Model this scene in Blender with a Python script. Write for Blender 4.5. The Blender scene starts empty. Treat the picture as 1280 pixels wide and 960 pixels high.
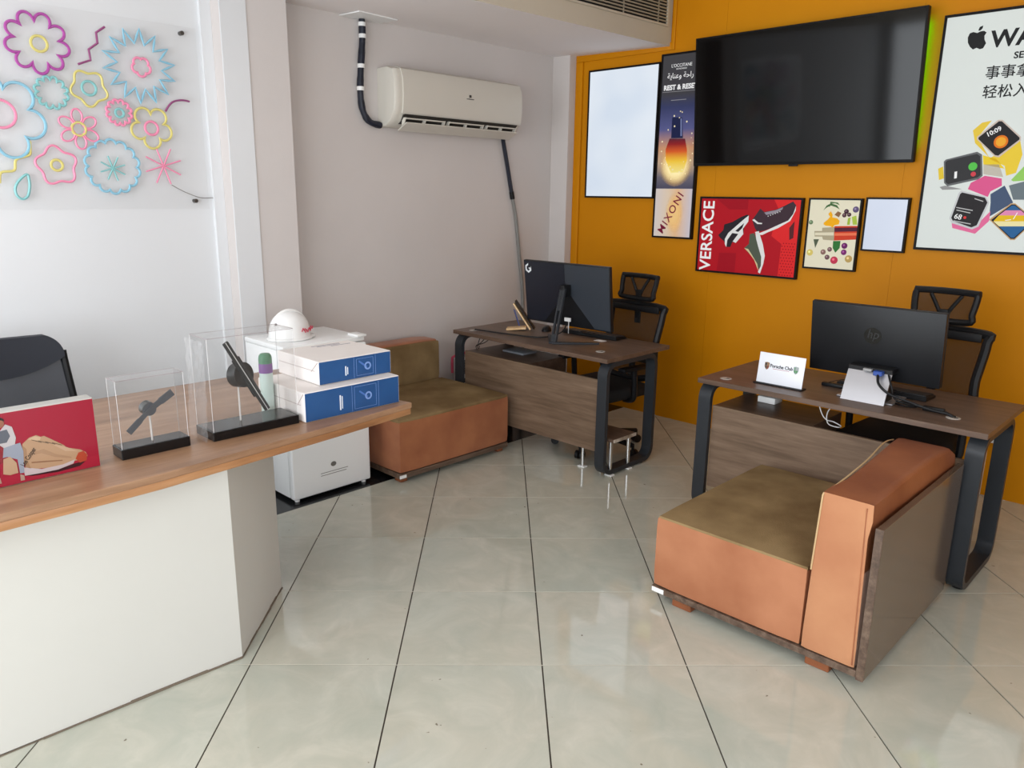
import bpy, bmesh, math, random
from mathutils import Vector, Matrix
random.seed(7)
SC = bpy.context.scene
COL = SC.collection

# ---------------------------------------------------------------- camera
def make_camera():
    cd = bpy.data.cameras.new('camera'); co = bpy.data.objects.new('camera', cd); COL.objects.link(co)
    r = Vector((0.71516542, 0.69883747, 0.01282986)); u = Vector((-0.17796403, 0.16430989, 0.97022217))
    f = Vector((-0.67591954, 0.6961526, -0.24187669))
    m = Matrix(((r.x, u.x, -f.x, 2.0201), (r.y, u.y, -f.y, -1.4917), (r.z, u.z, -f.z, 1.6875), (0, 0, 0, 1)))
    co.matrix_world = m
    cd.sensor_fit = 'HORIZONTAL'; cd.sensor_width = 36.0; cd.lens = 955.86 / 1280 * 36
    cd.clip_start = 0.05; cd.clip_end = 60
    SC.camera = co
make_camera()

# ---------------------------------------------------------------- light and exposure
W = bpy.data.worlds.new('world'); SC.world = W; W.use_nodes = True
W.node_tree.nodes['Background'].inputs[0].default_value = (0.75, 0.85, 1.0, 1)
W.node_tree.nodes['Background'].inputs[1].default_value = 0.9
def area(name, loc, rot, sx, sy, power, col):
    l = bpy.data.lights.new(name, 'AREA'); l.shape = 'RECTANGLE'; l.size = sx; l.size_y = sy
    l.energy = power; l.color = col
    o = bpy.data.objects.new(name, l); COL.objects.link(o); o.location = loc; o.rotation_euler = rot
    return o
# daylight entering through the glass shop front (behind the camera) and the side window
area('daylight_front', (0.3, -3.50, 1.45), (math.radians(90), 0, 0), 4.8, 2.5, 215, (0.93, 0.97, 1.0))
area('daylight_side', (3.68, -1.4, 1.45), (math.radians(90), 0, math.radians(90)), 3.4, 2.4, 75, (0.95, 0.98, 1.0))
SC.view_settings.view_transform = 'Standard'
SC.view_settings.look = 'None'
SC.view_settings.gamma = 1.0
SC.view_settings.use_curve_mapping = False
SC.view_settings.exposure = 0.0

# ---------------------------------------------------------------- materials
def lin(c):
    return tuple((v / 255 / 12.92 if v / 255 <= 0.04045 else ((v / 255 + 0.055) / 1.055) ** 2.4) for v in c)
MATS = {}
def mat(name, rgb, rough=0.5, metal=0.0, spec=0.5, var=0.0, vscale=3.0, stretch=(1, 1, 1), rgb2=None, bump=0.0, bscale=60.0,
        emit=0.0, ebase=1.0, alpha=1.0, trans=0.0, ior=1.45, coat=0.0, sheen=0.0, detail=4.0):
    if name in MATS: return MATS[name]
    m = bpy.data.materials.new(name); m.use_nodes = True
    nt = m.node_tree; b = nt.nodes['Principled BSDF']
    c = lin(rgb)
    b.inputs['Base Color'].default_value = (*c, 1)
    b.inputs['Roughness'].default_value = rough; b.inputs['Metallic'].default_value = metal
    b.inputs['Specular IOR Level'].default_value = spec; b.inputs['IOR'].default_value = ior
    b.inputs['Coat Weight'].default_value = coat; b.inputs['Sheen Weight'].default_value = sheen
    b.inputs['Transmission Weight'].default_value = trans; b.inputs['Alpha'].default_value = alpha
    if var > 0 or rgb2:
        tc = nt.nodes.new('ShaderNodeTexCoord'); mp = nt.nodes.new('ShaderNodeMapping'); nz = nt.nodes.new('ShaderNodeTexNoise')
        mp.inputs['Scale'].default_value = stretch; nz.inputs['Scale'].default_value = vscale; nz.inputs['Detail'].default_value = detail
        nt.links.new(tc.outputs['Object'], mp.inputs[0]); nt.links.new(mp.outputs[0], nz.inputs['Vector'])
        rp = nt.nodes.new('ShaderNodeValToRGB')
        c2 = lin(rgb2) if rgb2 else tuple(v * (1 - var) for v in c)
        rp.color_ramp.elements[0].position = 0.35; rp.color_ramp.elements[0].color = (*c2, 1)
        rp.color_ramp.elements[1].position = 0.65; rp.color_ramp.elements[1].color = (*c, 1)
        nt.links.new(nz.outputs['Fac'], rp.inputs[0]); nt.links.new(rp.outputs[0], b.inputs['Base Color'])
        if emit: nt.links.new(rp.outputs[0], b.inputs['Emission Color'])
    if bump > 0:
        tc = nt.nodes.new('ShaderNodeTexCoord'); nz = nt.nodes.new('ShaderNodeTexNoise'); bp = nt.nodes.new('ShaderNodeBump')
        nz.inputs['Scale'].default_value = bscale; nz.inputs['Detail'].default_value = 3
        bp.inputs['Strength'].default_value = bump; bp.inputs['Distance'].default_value = 0.004
        nt.links.new(tc.outputs['Object'], nz.inputs['Vector']); nt.links.new(nz.outputs['Fac'], bp.inputs['Height']); nt.links.new(bp.outputs[0], b.inputs['Normal'])
    if ebase < 1.0:
        if var > 0 or rgb2:
            for l in list(b.inputs['Base Color'].links): nt.links.remove(l)
        b.inputs['Base Color'].default_value = tuple(v * ebase for v in c) + (1,)
    if emit:
        if not (var > 0 or rgb2): b.inputs['Emission Color'].default_value = (*c, 1)
        b.inputs['Emission Strength'].default_value = emit
    MATS[name] = m
    return m
def mesh_fabric(name, rgb, see):
    if name in MATS: return MATS[name]
    m = bpy.data.materials.new(name); m.use_nodes = True; nt = m.node_tree; b = nt.nodes['Principled BSDF']
    b.inputs['Base Color'].default_value = (*lin(rgb), 1); b.inputs['Roughness'].default_value = 0.8
    t = nt.nodes.new('ShaderNodeBsdfTransparent'); mx = nt.nodes.new('ShaderNodeMixShader')
    mx.inputs[0].default_value = see
    nt.links.new(b.outputs[0], mx.inputs[1]); nt.links.new(t.outputs[0], mx.inputs[2])
    nt.links.new(mx.outputs[0], nt.nodes['Material Output'].inputs[0]); MATS[name] = m
    return m
def clear_plastic(name, gloss=0.09, haze=0.05, rough=0.02):
    # thin clear sheet: mostly see-through, mirror reflections by fresnel, a trace of haze
    if name in MATS: return MATS[name]
    m = bpy.data.materials.new(name); m.use_nodes = True; nt = m.node_tree
    nt.nodes.remove(nt.nodes['Principled BSDF']); out = nt.nodes['Material Output']
    t = nt.nodes.new('ShaderNodeBsdfTransparent'); g = nt.nodes.new('ShaderNodeBsdfGlossy'); d = nt.nodes.new('ShaderNodeBsdfDiffuse')
    g.inputs['Roughness'].default_value = rough; d.inputs[0].default_value = (0.8, 0.8, 0.8, 1)
    lw = nt.nodes.new('ShaderNodeLayerWeight'); lw.inputs[0].default_value = 0.5
    pw = nt.nodes.new('ShaderNodeMath'); pw.operation = 'POWER'; pw.inputs[1].default_value = 4.0
    fr = nt.nodes.new('ShaderNodeMath'); fr.operation = 'MULTIPLY_ADD'; fr.inputs[1].default_value = 0.5; fr.inputs[2].default_value = 0.02
    nt.links.new(lw.outputs['Facing'], pw.inputs[0]); nt.links.new(pw.outputs[0], fr.inputs[0])
    a = nt.nodes.new('ShaderNodeMixShader'); b = nt.nodes.new('ShaderNodeMixShader')
    nt.links.new(fr.outputs[0], a.inputs[0]); nt.links.new(t.outputs[0], a.inputs[1]); nt.links.new(g.outputs[0], a.inputs[2])
    b.inputs[0].default_value = haze
    nt.links.new(a.outputs[0], b.inputs[1]); nt.links.new(d.outputs[0], b.inputs[2]); nt.links.new(b.outputs[0], out.inputs[0])
    MATS[name] = m
    return m
def ramp_print(name, axis, lo, hi, stops, emit, rough=0.25):
    # printed colour blend along one object axis
    m = bpy.data.materials.new(name); m.use_nodes = True; nt = m.node_tree; b = nt.nodes['Principled BSDF']
    tc = nt.nodes.new('ShaderNodeTexCoord'); sp = nt.nodes.new('ShaderNodeSeparateXYZ'); mr = nt.nodes.new('ShaderNodeMapRange'); rp = nt.nodes.new('ShaderNodeValToRGB')
    nt.links.new(tc.outputs['Object'], sp.inputs[0]); nt.links.new(sp.outputs[axis], mr.inputs[0])
    mr.inputs[1].default_value = lo; mr.inputs[2].default_value = hi
    nt.links.new(mr.outputs[0], rp.inputs[0])
    cr = rp.color_ramp
    while len(cr.elements) < len(stops): cr.elements.new(0.5)
    for e, (p, c) in zip(cr.elements, stops): e.position = p; e.color = (*lin(c), 1)
    dm = nt.nodes.new('ShaderNodeMix'); dm.data_type = 'RGBA'; dm.blend_type = 'MULTIPLY'; dm.inputs[0].default_value = 1; dm.inputs[7].default_value = (0.45, 0.45, 0.45, 1)
    nt.links.new(rp.outputs[0], dm.inputs[6]); nt.links.new(dm.outputs[2], b.inputs['Base Color']); nt.links.new(rp.outputs[0], b.inputs['Emission Color'])
    b.inputs['Emission Strength'].default_value = emit; b.inputs['Roughness'].default_value = rough
    return m
def radial_print(name, c, rx, rz, rgb, emit):
    # soft round bloom of printed colour, fading out into whatever is printed beneath
    m = bpy.data.materials.new(name); m.use_nodes = True; nt = m.node_tree; b = nt.nodes['Principled BSDF']
    b.inputs['Base Color'].default_value = tuple(0.45 * v for v in lin(rgb)) + (1,); b.inputs['Emission Color'].default_value = (*lin(rgb), 1); b.inputs['Emission Strength'].default_value = emit
    tc = nt.nodes.new('ShaderNodeTexCoord'); mp = nt.nodes.new('ShaderNodeMapping'); ln = nt.nodes.new('ShaderNodeVectorMath'); ln.operation = 'LENGTH'; rp = nt.nodes.new('ShaderNodeMapRange'); rp.interpolation_type = 'SMOOTHSTEP'
    mp.vector_type = 'POINT'; mp.inputs['Location'].default_value = (-c[0] / rx, 0, -c[1] / rz); mp.inputs['Scale'].default_value = (1 / rx, 0, 1 / rz)
    rp.inputs[1].default_value = 1.0; rp.inputs[2].default_value = 0.15; rp.inputs[3].default_value = 0.0; rp.inputs[4].default_value = 1.0
    nt.links.new(tc.outputs['Object'], mp.inputs[0]); nt.links.new(mp.outputs[0], ln.inputs[0]); nt.links.new(ln.outputs['Value'], rp.inputs[0]); nt.links.new(rp.outputs[0], b.inputs['Alpha'])
    return m
def wood(name, dark, midc, light, axis='x', scale=1.0, rough=0.45, spec=0.4):
    if name in MATS: return MATS[name]
    m = bpy.data.materials.new(name); m.use_nodes = True; nt = m.node_tree; b = nt.nodes['Principled BSDF']
    tc = nt.nodes.new('ShaderNodeTexCoord'); mp = nt.nodes.new('ShaderNodeMapping'); n1 = nt.nodes.new('ShaderNodeTexNoise'); n2 = nt.nodes.new('ShaderNodeTexNoise')
    s = {'x': (1.2, 14, 14), 'y': (14, 1.2, 14)}[axis]
    mp.inputs['Scale'].default_value = tuple(v * scale for v in s)
    n1.inputs['Scale'].default_value = 1.3; n1.inputs['Detail'].default_value = 8; n1.inputs['Distortion'].default_value = 0.6
    n2.inputs['Scale'].default_value = 6; n2.inputs['Detail'].default_value = 6
    nt.links.new(tc.outputs['Object'], mp.inputs[0]); nt.links.new(mp.outputs[0], n1.inputs['Vector']); nt.links.new(mp.outputs[0], n2.inputs['Vector'])
    ad = nt.nodes.new('ShaderNodeMath'); ad.operation = 'MULTIPLY_ADD'; ad.inputs[1].default_value = 0.35
    sb = nt.nodes.new('ShaderNodeMath'); sb.operation = 'MULTIPLY'; sb.inputs[1].default_value = 0.72
    nt.links.new(n1.outputs['Fac'], sb.inputs[0]); nt.links.new(n2.outputs['Fac'], ad.inputs[0]); nt.links.new(sb.outputs[0], ad.inputs[2])
    rp = nt.nodes.new('ShaderNodeValToRGB'); cr = rp.color_ramp; cr.elements.new(0.5)
    for e, (p, c) in zip(cr.elements, ((0.36, dark), (0.53, midc), (0.72, light))): e.position = p; e.color = (*lin(c), 1)
    nt.links.new(ad.outputs[0], rp.inputs[0]); nt.links.new(rp.outputs[0], b.inputs['Base Color'])
    b.inputs['Roughness'].default_value = rough; b.inputs['Specular IOR Level'].default_value = spec
    MATS[name] = m
    return m
def tile_material():
    m = bpy.data.materials.new('porcelain tile'); m.use_nodes = True; nt = m.node_tree; b = nt.nodes['Principled BSDF']
    tc = nt.nodes.new('ShaderNodeTexCoord'); oi = nt.nodes.new('ShaderNodeObjectInfo'); mul = nt.nodes.new('ShaderNodeVectorMath'); mul.operation = 'SCALE'
    add = nt.nodes.new('ShaderNodeVectorMath'); cb = nt.nodes.new('ShaderNodeCombineXYZ')
    ml = nt.nodes.new('ShaderNodeMath'); ml.operation = 'MULTIPLY'; ml.inputs[1].default_value = 40
    nt.links.new(oi.outputs['Random'], ml.inputs[0]); nt.links.new(ml.outputs[0], cb.inputs[0]); nt.links.new(ml.outputs[0], cb.inputs[1]); nt.links.new(ml.outputs[0], cb.inputs[2])
    nt.links.new(tc.outputs['Object'], add.inputs[0]); nt.links.new(cb.outputs[0], add.inputs[1])
    n1 = nt.nodes.new('ShaderNodeTexNoise'); n1.inputs['Scale'].default_value = 5.0; n1.inputs['Detail'].default_value = 9; n1.inputs['Roughness'].default_value = 0.62; n1.inputs['Distortion'].default_value = 0.9
    n2 = nt.nodes.new('ShaderNodeTexNoise'); n2.inputs['Scale'].default_value = 1.6; n2.inputs['Detail'].default_value = 3
    nt.links.new(add.outputs[0], n1.inputs['Vector']); nt.links.new(add.outputs[0], n2.inputs['Vector'])
    r1 = nt.nodes.new('ShaderNodeValToRGB'); cr = r1.color_ramp; cr.elements.new(0.5)
    for e, (p, c) in zip(cr.elements, ((0.3, (187, 189, 178)), (0.5, (196, 196, 185)), (0.7, (207, 206, 195)))): e.position = p; e.color = (*lin(c), 1)
    r2 = nt.nodes.new('ShaderNodeValToRGB'); cr = r2.color_ramp
    for e, (p, c) in zip(cr.elements, ((0.36, (229, 233, 229)), (0.64, (238, 234, 226)))): e.position = p; e.color = (*lin(c), 1)
    mx = nt.nodes.new('ShaderNodeMix'); mx.data_type = 'RGBA'; mx.blend_type = 'MULTIPLY'; mx.inputs[0].default_value = 0.75
    nt.links.new(n1.outputs['Fac'], r1.inputs[0]); nt.links.new(n2.outputs['Fac'], r2.inputs[0])
    nt.links.new(r1.outputs[0], mx.inputs[6]); nt.links.new(r2.outputs[0], mx.inputs[7])
    # a few specks of dirt
    vo = nt.nodes.new('ShaderNodeTexNoise'); vo.inputs['Scale'].default_value = 38; vo.inputs['Detail'].default_value = 1
    nt.links.new(add.outputs[0], vo.inputs['Vector'])
    rs = nt.nodes.new('ShaderNodeValToRGB'); rs.color_ramp.elements[0].position = 0.795; rs.color_ramp.elements[0].color = (1, 1, 1, 1); rs.color_ramp.elements[1].position = 0.83; rs.color_ramp.elements[1].color = (0.35, 0.31, 0.27, 1)
    nt.links.new(vo.outputs['Fac'], rs.inputs[0])
    m2 = nt.nodes.new('ShaderNodeMix'); m2.data_type = 'RGBA'; m2.blend_type = 'MULTIPLY'; m2.inputs[0].default_value = 1
    nt.links.new(mx.outputs[2], m2.inputs[6]); nt.links.new(rs.outputs[0], m2.inputs[7]); nt.links.new(m2.outputs[2], b.inputs['Base Color'])
    b.inputs['Roughness'].default_value = 0.055; b.inputs['Specular IOR Level'].default_value = 0.85
    return m

M_WALL = mat('white wall paint', (206, 199, 195), 0.75, spec=0.2, var=0.05, vscale=1.3, bump=0.12, bscale=45)
M_NEONWALL = mat('white wall paint cool', (217, 218, 219), 0.7, spec=0.2, var=0.03, vscale=1.0, bump=0.08, bscale=50)
M_CEIL = mat('ceiling paint', (238, 232, 230), 0.8, spec=0.15, var=0.03, vscale=1.2)
M_BULK = mat('bulkhead paint', (190, 180, 163), 0.7, spec=0.2, var=0.03, vscale=2)
M_ORANGE = mat('orange wall paint', (203, 131, 0), 0.5, spec=0.2, rgb2=(196, 124, 0), vscale=1.0, bump=0.05, bscale=40)
M_TILE = tile_material()
M_GROUT = mat('dark grout', (70, 62, 54), 0.8, var=0.2, vscale=20)
M_GRANITE = mat('black granite', (30, 31, 33), 0.15, var=0.5, vscale=60)
M_BLACK = mat('black plastic', (17, 17, 19), 0.5, spec=0.35)
M_BLACKSOFT = mat('black fabric', (20, 20, 21), 0.85, bump=0.3, bscale=250)
M_CHARCOAL = mat('charcoal metal', (42, 45, 49), 0.42, spec=0.4)
M_FRAME = mat('black frame', (14, 11, 11), 0.5, spec=0.2)
M_CHROME = mat('chrome', (215, 215, 215), 0.12, metal=1.0)
M_SILVER = mat('silver plastic', (178, 178, 182), 0.35, metal=0.75)
M_WHITE = mat('white plastic', (232, 232, 230), 0.4)
M_FRIDGE = mat('white enamel', (240, 241, 240), 0.35, bump=0.05, bscale=200)
M_ACBODY = mat('aged ivory plastic', (205, 200, 189), 0.4)
M_DESK = wood('walnut laminate', (80, 62, 50), (94, 74, 61), (110, 89, 75), 'x', 1.0, 0.38)
M_DESKPANEL = wood('weathered oak laminate', (92, 73, 56), (110, 89, 71), (128, 106, 87), 'x', 1.3, 0.5)
M_COUNTER = wood('oak countertop', (122, 90, 66), (149, 114, 87), (170, 135, 106), 'y', 0.75, 0.32)
M_COUNTEREDGE = wood('oak edge band', (142, 98, 64), (166, 119, 80), (184, 138, 98), 'y', 0.8, 0.35)
M_COUNTERBASE = mat('white counter paint', (199, 197, 190), 0.6, spec=0.3, var=0.03, vscale=1.5)
M_SUEDESEAT = mat('darker tan suede', (172, 114, 80), 0.75, rgb2=(150, 92, 60), vscale=3.0, bump=0.1, bscale=120)  # seat base suede, a darker tone than the arm front
M_SUEDE = mat('tan suede', (182, 127, 88), 0.75, rgb2=(168, 110, 74), vscale=3.5, sheen=0.25, bump=0.1, bscale=120)
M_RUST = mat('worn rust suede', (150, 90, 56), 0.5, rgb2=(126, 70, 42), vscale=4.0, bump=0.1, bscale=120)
M_SUEDEDARK = mat('rust suede', (164, 102, 64), 0.6, rgb2=(142, 82, 50), vscale=4.5, sheen=0.15, bump=0.1, bscale=120)
M_OLIVE = mat('olive brown fabric', (142, 119, 84), 0.95, spec=0.15, rgb2=(112, 90, 60), vscale=4.0, sheen=0.0, bump=0.35, bscale=220)
M_PIPING = mat('cream piping', (190, 160, 118), 0.8)
M_PLINTH = wood('plinth laminate', (66, 50, 40), (92, 73, 60), (120, 100, 84), 'y', 1.3, 0.4)
M_GLOSSPANEL = mat('glossy taupe panel', (98, 84, 72), 0.14, spec=0.6, rgb2=(90, 76, 64), vscale=2.0)
M_FOOTWOOD = mat('red wood foot', (140, 80, 45), 0.6, var=0.3, vscale=8)
M_ACRYL = clear_plastic('clear acrylic', haze=0.012)
M_ACRYLEDGE = mat('acrylic edge', (225, 222, 222), 0.25, alpha=0.75)
M_GLASS = clear_plastic('window glass', haze=0.0)
M_MESH = mesh_fabric('chair mesh', (15, 12, 10), 0.22)
M_SCREEN = mat('switched off screen', (4, 4, 5), 0.07, spec=0.32)
M_MONBACK = mat('matte black monitor back', (22, 23, 26), 0.42, spec=0.35)
M_MONGLOSS = mat('gloss black monitor back', (34, 38, 46), 0.14, spec=0.6)
M_TAPE = mat('black foam wrap', (28, 33, 48), 0.5, var=0.4, vscale=30)
M_LIGHTBOX = mat('lit diffuser', (230, 238, 247), 0.25, emit=0.86, ebase=0.12, rgb2=(214, 226, 241), vscale=2.2, detail=1)
E_P = 0.50
def ink(name, rgb, e=E_P): return mat('print ' + name, rgb, 0.45, spec=0.12, emit=e, ebase=0.45)

# ---------------------------------------------------------------- object helpers
def root_of(o):
    while o.parent: o = o.parent
    return o
def link(name, me, parent=None, m=None, smooth=False):
    o = bpy.data.objects.new(name, me); COL.objects.link(o)
    if m: me.materials.append(m)
    if smooth:
        for p in me.polygons: p.use_smooth = True
    if parent: o.parent = parent
    return o
def from_bm(name, bm, m, parent=None, smooth=False, local=False):
    """bm is in world coordinates unless local; children are stored relative to their thing's base"""
    bmesh.ops.recalc_face_normals(bm, faces=bm.faces)
    if parent and not local and not root_of(parent).get('_local'):
        bmesh.ops.translate(bm, verts=bm.verts, vec=-Vector(root_of(parent).location))
    me = bpy.data.meshes.new(name); bm.to_mesh(me); bm.free()
    o = link(name, me, parent, m, False)
    if smooth:
        me.polygons.foreach_set('use_smooth', [True] * len(me.polygons))
        me.set_sharp_from_angle(angle=math.radians(35))
    return o
def thing(name, label, cat, loc=(0, 0, 0), rz=0.0, group=None, local=False):
    o = bpy.data.objects.new(name, None); COL.objects.link(o); o.location = loc; o.rotation_euler = (0, 0, rz)
    o.empty_display_size = 0.1
    o['label'] = label; o['category'] = cat
    if group: o['group'] = group
    if local: o['_local'] = 1
    return o
def tag(o, label, cat, group=None):
    o['label'] = label; o['category'] = cat
    if group: o['group'] = group
    return o
def rebase(o):
    """put a single mesh thing's origin at its base centre"""
    vs = [v.co for v in o.data.vertices]
    c = Vector(((min(v.x for v in vs) + max(v.x for v in vs)) / 2, (min(v.y for v in vs) + max(v.y for v in vs)) / 2, min(v.z for v in vs)))
    o.data.transform(Matrix.Translation(-c)); o.location = c
    return o
def bm_box(x, y, z, bevel=0.0, seg=2):
    bm = bmesh.new(); bmesh.ops.create_cube(bm, size=1)
    for v in bm.verts:
        v.co = Vector(((x[0] + x[1]) / 2 + v.co.x * (x[1] - x[0]), (y[0] + y[1]) / 2 + v.co.y * (y[1] - y[0]), (z[0] + z[1]) / 2 + v.co.z * (z[1] - z[0])))
    if bevel: bmesh.ops.bevel(bm, geom=list(bm.edges), offset=bevel, segments=seg, profile=0.5, affect='EDGES')
    return bm
def box(name, x, y, z, m, parent=None, bevel=0.0, seg=2, local=False):
    return from_bm(name, bm_box(x, y, z, bevel, seg), m, parent, bevel > 0 and seg > 1, local)
AX = {'x': (1, 2, 0), 'y': (0, 2, 1), 'z': (0, 1, 2)}
def bm_prism(poly, axis, lo, hi, bevel=0.0, seg=2):
    a, b, c = AX[axis]; bm = bmesh.new(); A = []; B = []
    for p in poly:
        q = [0, 0, 0]; q[a], q[b], q[c] = p[0], p[1], lo; A.append(bm.verts.new(q))
        q = [0, 0, 0]; q[a], q[b], q[c] = p[0], p[1], hi; B.append(bm.verts.new(q))
    bm.faces.new(A); bm.faces.new(B[::-1]); n = len(poly)
    for i in range(n): bm.faces.new((A[i], A[(i + 1) % n], B[(i + 1) % n], B[i]))
    bmesh.ops.recalc_face_normals(bm, faces=bm.faces)
    if bevel: bmesh.ops.bevel(bm, geom=list(bm.edges), offset=bevel, segments=seg, profile=0.5, affect='EDGES')
    return bm
def prism(name, poly, axis, lo, hi, m, parent=None, bevel=0.0, seg=2, local=False, smooth=None):
    return from_bm(name, bm_prism(poly, axis, lo, hi, bevel, seg), m, parent, (bevel > 0) if smooth is None else smooth, local)
def catmull(pts, n=6, closed=False):
    P = [Vector(p) for p in pts]; out = []; L = len(P)
    for i in range(L if closed else L - 1):
        p0 = P[(i - 1) % L] if closed or i > 0 else P[i]; p1 = P[i]; p2 = P[(i + 1) % L]; p3 = P[(i + 2) % L] if closed or i + 2 < L else p2
        for k in range(n):
            t = k / n
            out.append(0.5 * ((2 * p1) + (p2 - p0) * t + (2 * p0 - 5 * p1 + 4 * p2 - p3) * t * t + (3 * p1 - p0 - 3 * p2 + p3) * t ** 3))
    if not closed: out.append(P[-1])
    return out
def bm_tube(pts, r, closed=False, seg=8, bm=None):
    bm = bm or bmesh.new(); P = [Vector(p) for p in pts]; n = len(P); rings = []
    prev = None
    for i in range(n):
        if closed: t = (P[(i + 1) % n] - P[i - 1])
        else: t = (P[min(i + 1, n - 1)] - P[max(i - 1, 0)])
        t.normalize()
        if prev is None:
            a = Vector((0, 0, 1)) if abs(t.z) < 0.9 else Vector((1, 0, 0))
            nrm = t.cross(a).normalized()
        else:
            nrm = (prev - t * prev.dot(t))
            nrm = nrm.normalized() if nrm.length > 1e-6 else t.orthogonal().normalized()
        prev = nrm; bn = t.cross(nrm)
        rr = r[i] if isinstance(r, (list, tuple)) else r
        rings.append([bm.verts.new(P[i] + rr * (math.cos(2 * math.pi * k / seg) * nrm + math.sin(2 * math.pi * k / seg) * bn)) for k in range(seg)])
    for i in range(n if closed else n - 1):
        A, B = rings[i], rings[(i + 1) % n]
        off = 0
        if closed and i == n - 1:
            off = min(range(seg), key=lambda o: sum((A[k].co - B[(k + o) % seg].co).length for k in range(seg)))
        for k in range(seg): bm.faces.new((A[k], A[(k + 1) % seg], B[(k + 1 + off) % seg], B[(k + off) % seg]))
    if not closed:
        bm.faces.new(rings[0][::-1]); bm.faces.new(rings[-1])
    return bm
def tube(name, pts, r, m, parent=None, closed=False, seg=8, local=False):
    return from_bm(name, bm_tube(pts, r, closed, seg), m, parent, True, local)
def cyl(name, a, b, r, m, parent=None, seg=16, local=False, r2=None):
    return from_bm(name, bm_tube([a, b], [r, r if r2 is None else r2], False, seg), m, parent, True, local)
def bm_lathe(prof, c, seg=32, sx=1, sy=1):
    bm = bmesh.new(); R = []
    for r, z in prof:
        R.append([bm.verts.new((c[0] + sx * r * math.cos(2 * math.pi * k / seg), c[1] + sy * r * math.sin(2 * math.pi * k / seg), c[2] + z)) for k in range(seg)])
    for i in range(len(R) - 1):
        for k in range(seg): bm.faces.new((R[i][k], R[i][(k + 1) % seg], R[i + 1][(k + 1) % seg], R[i + 1][k]))
    bm.faces.new(R[0][::-1]); bm.faces.new(R[-1])
    return bm
def lathe(name, prof, c, m, parent=None, seg=32, local=False, sx=1, sy=1):
    return from_bm(name, bm_lathe(prof, c, seg, sx, sy), m, parent, True, local)
def rrect(x0, x1, y0, y1, r, n=6):
    out = []
    for cx, cy, a in ((x1 - r, y0 + r, -90), (x1 - r, y1 - r, 0), (x0 + r, y1 - r, 90), (x0 + r, y0 + r, 180)):
        for k in range(n + 1):
            t = math.radians(a + 90 * k / n); out.append((cx + r * math.cos(t), cy + r * math.sin(t)))
    return out
def bm_band(outer, inner, axis, lo, hi):
    """closed flat ring between two outlines, extruded along an axis"""
    a, b, c = AX[axis]; bm = bmesh.new()
    def V(p, h):
        q = [0, 0, 0]; q[a], q[b], q[c] = p[0], p[1], h
        return bm.verts.new(q)
    ring = [[V(p, h) for p in o] for o in (outer, inner) for h in (lo, hi)]
    n = len(outer); ol, oh, il, ih = ring
    for i in range(n):
        j = (i + 1) % n
        bm.faces.new((ol[i], ol[j], oh[j], oh[i])); bm.faces.new((il[i], ih[i], ih[j], il[j]))
        bm.faces.new((ol[i], il[i], il[j], ol[j])); bm.faces.new((oh[i], oh[j], ih[j], ih[i]))
    return bm
def flat(name, poly, plane, h, m, parent, thick=0.0008):
    """printed patch: a thin layer of ink on a face; plane is the axis the face looks along"""
    return prism(name, poly, plane, h, h + (thick if isinstance(thick, float) else thick), m, parent, smooth=False)
def disc(c, r, n=20, sy=1.0): return [(c[0] + r * math.cos(2 * math.pi * k / n), c[1] + sy * r * math.sin(2 * math.pi * k / n)) for k in range(n)]
def text(name, s, size, origin, right, up, m, parent, align='LEFT', sx=1.0, bold=0.0, shear=0.0, local=False, space=1.0):
    cu = bpy.data.curves.new('t', 'FONT'); cu.body = s; cu.size = size; cu.align_x = align; cu.extrude = 0.0004; cu.offset = bold; cu.shear = shear
    cu.resolution_u = 3; cu.space_character = space
    o = bpy.data.objects.new('t', cu); COL.objects.link(o)
    dg = bpy.context.evaluated_depsgraph_get(); dg.update()
    me = bpy.data.meshes.new_from_object(o.evaluated_get(dg))
    bpy.data.objects.remove(o); bpy.data.curves.remove(cu)
    r = Vector(right).normalized(); u = Vector(up).normalized(); n = r.cross(u)
    org = Vector(origin)
    if not local and not root_of(parent).get('_local'): org = org - Vector(root_of(parent).location)
    mm = Matrix(((r.x * sx, u.x, n.x, org.x), (r.y * sx, u.y, n.y, org.y), (r.z * sx, u.z, n.z, org.z), (0, 0, 0, 1)))
    me.transform(mm); me.name = name; me.materials.clear()
    return link(name, me, parent, m)
def structure(o): o['kind'] = 'structure'; return o

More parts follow.
